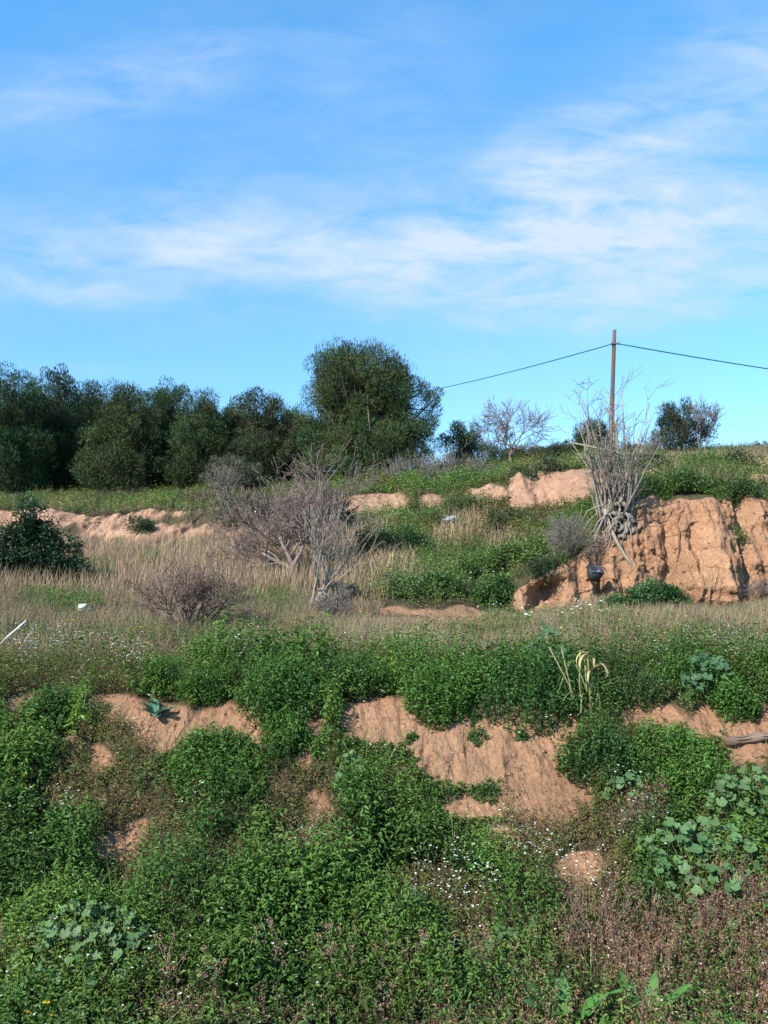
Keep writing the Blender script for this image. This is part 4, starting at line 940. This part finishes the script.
a1 = G_at(-6, 655); a2 = pix(26, 621, a1[1]-.3); g = Geo(); tube(g, np.array([a1+[0,-.1,.0], (a1+[0,-.1,0]+a2)/2+[0,0,.02], a2]), np.array([.016,.014,.012]), 7)
tag(g.obj('white_stick', simple_mat('white_stick_paint', (.55,.54,.5), .6), None, True), 'straight white stick leaning up at the left edge of the field', 'stick')
# tub: open tapered container on the scarp ledge
b = G_at(591, 584); t = thing('plastic_tub', 'black open plastic tub stuck in the scarp below the dead stump', 'tub', b+np.array([0,-.12,.12])); t.rotation_euler = (.5, .15, .1)
def boxring(g, levels):
    V = []
    for (w, dp, z) in levels: V += [[-w,-dp,z],[w,-dp,z],[w,dp,z],[-w,dp,z]]
    Qd = []
    for i in range(len(levels)-1):
        for j in range(4): Qd.append([i*4+j, i*4+(j+1) % 4, i*4+4+(j+1) % 4, i*4+4+j])
    Qd.append([3,2,1,0]); g.add(V, Q=Qd)
    return V
g = Geo(); boxring(g, [(.13,.13,0),(.17,.17,.30),(.155,.155,.30),(.12,.12,.03)]); g.obj('body', M_tub, t)
g = Geo(); r_ = .175; tube(g, np.array([[-r_,-r_,.295],[r_,-r_,.295],[r_,r_,.295],[-r_,r_,.295],[-r_,-r_,.295]]), .018, 6); g.obj('rim', M_tub, t)

# ------------------------------------------------------------------ world, sun, camera
EL, AZ = math.radians(40), math.radians(-136)   # azimuth measured from +Y towards +X
w = bpy.data.worlds.new('World'); bpy.context.scene.world = w; w.use_nodes = True
nt = w.node_tree; N = nt.nodes; L = nt.links; N.clear()
out = N.new('ShaderNodeOutputWorld'); bg = N.new('ShaderNodeBackground'); sky = N.new('ShaderNodeTexSky'); sky.sky_type = 'NISHITA'; sky.sun_disc = False
sky.sun_elevation = EL; sky.sun_rotation = AZ; sky.air_density = 1.0; sky.dust_density = .3; sky.ozone_density = 2.0
tc = N.new('ShaderNodeTexCoord'); sep = N.new('ShaderNodeSeparateXYZ'); L.new(tc.outputs['Generated'], sep.inputs[0])
def M(op, a, b=None, c=None, clamp=False):
    n = N.new('ShaderNodeMath'); n.operation = op; n.use_clamp = clamp
    for i, v in enumerate((a, b, c)):
        if v is None: continue
        if isinstance(v, (int, float)): n.inputs[i].default_value = v
        else: L.new(v, n.inputs[i])
    return n.outputs[0]
yy = M('MAXIMUM', sep.outputs[1], .08); U_ = M('DIVIDE', sep.outputs[0], yy); V_ = M('DIVIDE', sep.outputs[2], yy)
cmb = N.new('ShaderNodeCombineXYZ'); L.new(U_, cmb.inputs[0]); L.new(V_, cmb.inputs[1])
def cn(scale, rot, loc, det, rough, dist=0):
    mp = N.new('ShaderNodeMapping'); mp.inputs['Scale'].default_value = scale; mp.inputs['Rotation'].default_value = (0, 0, rot); mp.inputs['Location'].default_value = loc
    n = N.new('ShaderNodeTexNoise'); n.inputs['Scale'].default_value = 1; n.inputs['Detail'].default_value = det; n.inputs['Roughness'].default_value = rough; n.inputs['Distortion'].default_value = dist
    L.new(cmb.outputs[0], mp.inputs['Vector']); L.new(mp.outputs[0], n.inputs['Vector']); return n.outputs['Fac']
wx = cn((2.2,3,1), 0, (3,1,0), 4, .6); U2 = M('ADD', U_, M('MULTIPLY', M('SUBTRACT', wx, .5), .25)); V2 = M('ADD', V_, M('MULTIPLY', M('SUBTRACT', cn((3,4,1), 0, (9,4,0), 4, .6), .5), .13))
CL = [(260,245,340,40,1,.72),(640,232,270,52,6,.85),(720,295,240,26,2,.55),(690,110,190,60,34,.55),(560,175,130,16,28,.3),(110,82,150,40,10,.42),(80,292,140,14,-4,.3),(400,75,110,80,20,.20),(150,245,190,20,-3,.25),(545,150,80,30,30,.35),(110,375,60,10,0,.2)]
tot = None
for (cx, cy, rx, ry, rot, s) in CL:
    pc = pix(cx, cy, 1.); u0, v0 = pc[0], pc[2]-EYE; a = math.radians(rot); ca, sa = math.cos(a), math.sin(a)
    dx = M('SUBTRACT', U2, u0); dy_ = M('SUBTRACT', V2, v0)
    e1_ = M('DIVIDE', M('ADD', M('MULTIPLY', dx, ca), M('MULTIPLY', dy_, sa)), rx/F); e2_ = M('DIVIDE', M('SUBTRACT', M('MULTIPLY', dy_, ca), M('MULTIPLY', dx, sa)), ry/F)
    r2 = M('ADD', M('MULTIPLY', e1_, e1_), M('MULTIPLY', e2_, e2_)); v = M('MULTIPLY', M('POWER', M('DIVIDE', 1, M('ADD', M('MULTIPLY', r2, r2), 1)), 1.0), s)
    tot = v if tot is None else M('ADD', tot, v)
st = cn((5, 17, 1), -.12, (0,0,0), 9, .62, .6); st2 = cn((9, 24, 1), .45, (5,2,0), 8, .6, .4); soft = cn((1.6, 3.5, 1), .1, (2,7,0), 4, .5)
nz = M('ADD', M('MULTIPLY', st, .6), M('MULTIPLY', st2, .4))
k = M('MULTIPLY', M('SUBTRACT', nz, .32), 2.9, clamp=True)
cov = M('MULTIPLY', M('MULTIPLY', tot, 1.15), k); cov = M('ADD', cov, M('MULTIPLY', M('MULTIPLY', M('SUBTRACT', soft, .42), .9, clamp=True), k)); cov = M('MULTIPLY', cov, .95, clamp=True)
cov = M('MULTIPLY', cov, M('MULTIPLY', M('SUBTRACT', sep.outputs[1], .05), 4, clamp=True))
tint = N.new('ShaderNodeMix'); tint.data_type = 'RGBA'; tint.blend_type = 'MULTIPLY'; tint.inputs[0].default_value = 1
SKYT = (.90,1.08,1.22); tint.inputs[7].default_value = (*SKYT, 1); L.new(sky.outputs[0], tint.inputs[6])
gm = N.new('ShaderNodeMix'); gm.data_type = 'RGBA'; gm.inputs[6].default_value = (.74,.95,1.17,1); gm.inputs[7].default_value = (.80,1.66,1.98,1)
L.new(M('MULTIPLY', sep.outputs[2], 1.75, clamp=True), gm.inputs[0]); L.new(gm.outputs[2], tint.inputs[7])
mx = N.new('ShaderNodeMix'); mx.data_type = 'RGBA'; L.new(cov, mx.inputs[0]); L.new(tint.outputs[2], mx.inputs[6]); mx.inputs[7].default_value = (3.9, 4.75, 5.8, 1)
L.new(mx.outputs[2], bg.inputs[0]); bg.inputs[1].default_value = .10; L.new(bg.outputs[0], out.inputs[0])
sun = bpy.data.objects.new('sun', bpy.data.lights.new('sun', 'SUN')); C.objects.link(sun)
sun.data.energy = 4.9; sun.data.angle = math.radians(.6); sun.data.color = (1, .94, .85)
dirv = Vector((math.sin(AZ)*math.cos(EL), math.cos(AZ)*math.cos(EL), math.sin(EL)))
sun.rotation_euler = dirv.to_track_quat('Z', 'Y').to_euler()
cam = bpy.data.objects.new('camera', bpy.data.cameras.new('camera')); C.objects.link(cam); bpy.context.scene.camera = cam
cam.location = (0, 0, EYE); cam.rotation_euler = (PI/2+PITCH, 0, 0); cam.data.sensor_fit = 'VERTICAL'; cam.data.sensor_height = 36; cam.data.lens = F/1024*36; cam.data.clip_end = 20000; cam.data.clip_start = .05
S = bpy.context.scene; S.view_settings.view_transform = 'Standard'; S.view_settings.look = 'None'; S.view_settings.exposure = .82; S.view_settings.gamma = 1
S.cycles.max_bounces = 6; S.cycles.transmission_bounces = 4; S.cycles.diffuse_bounces = 3
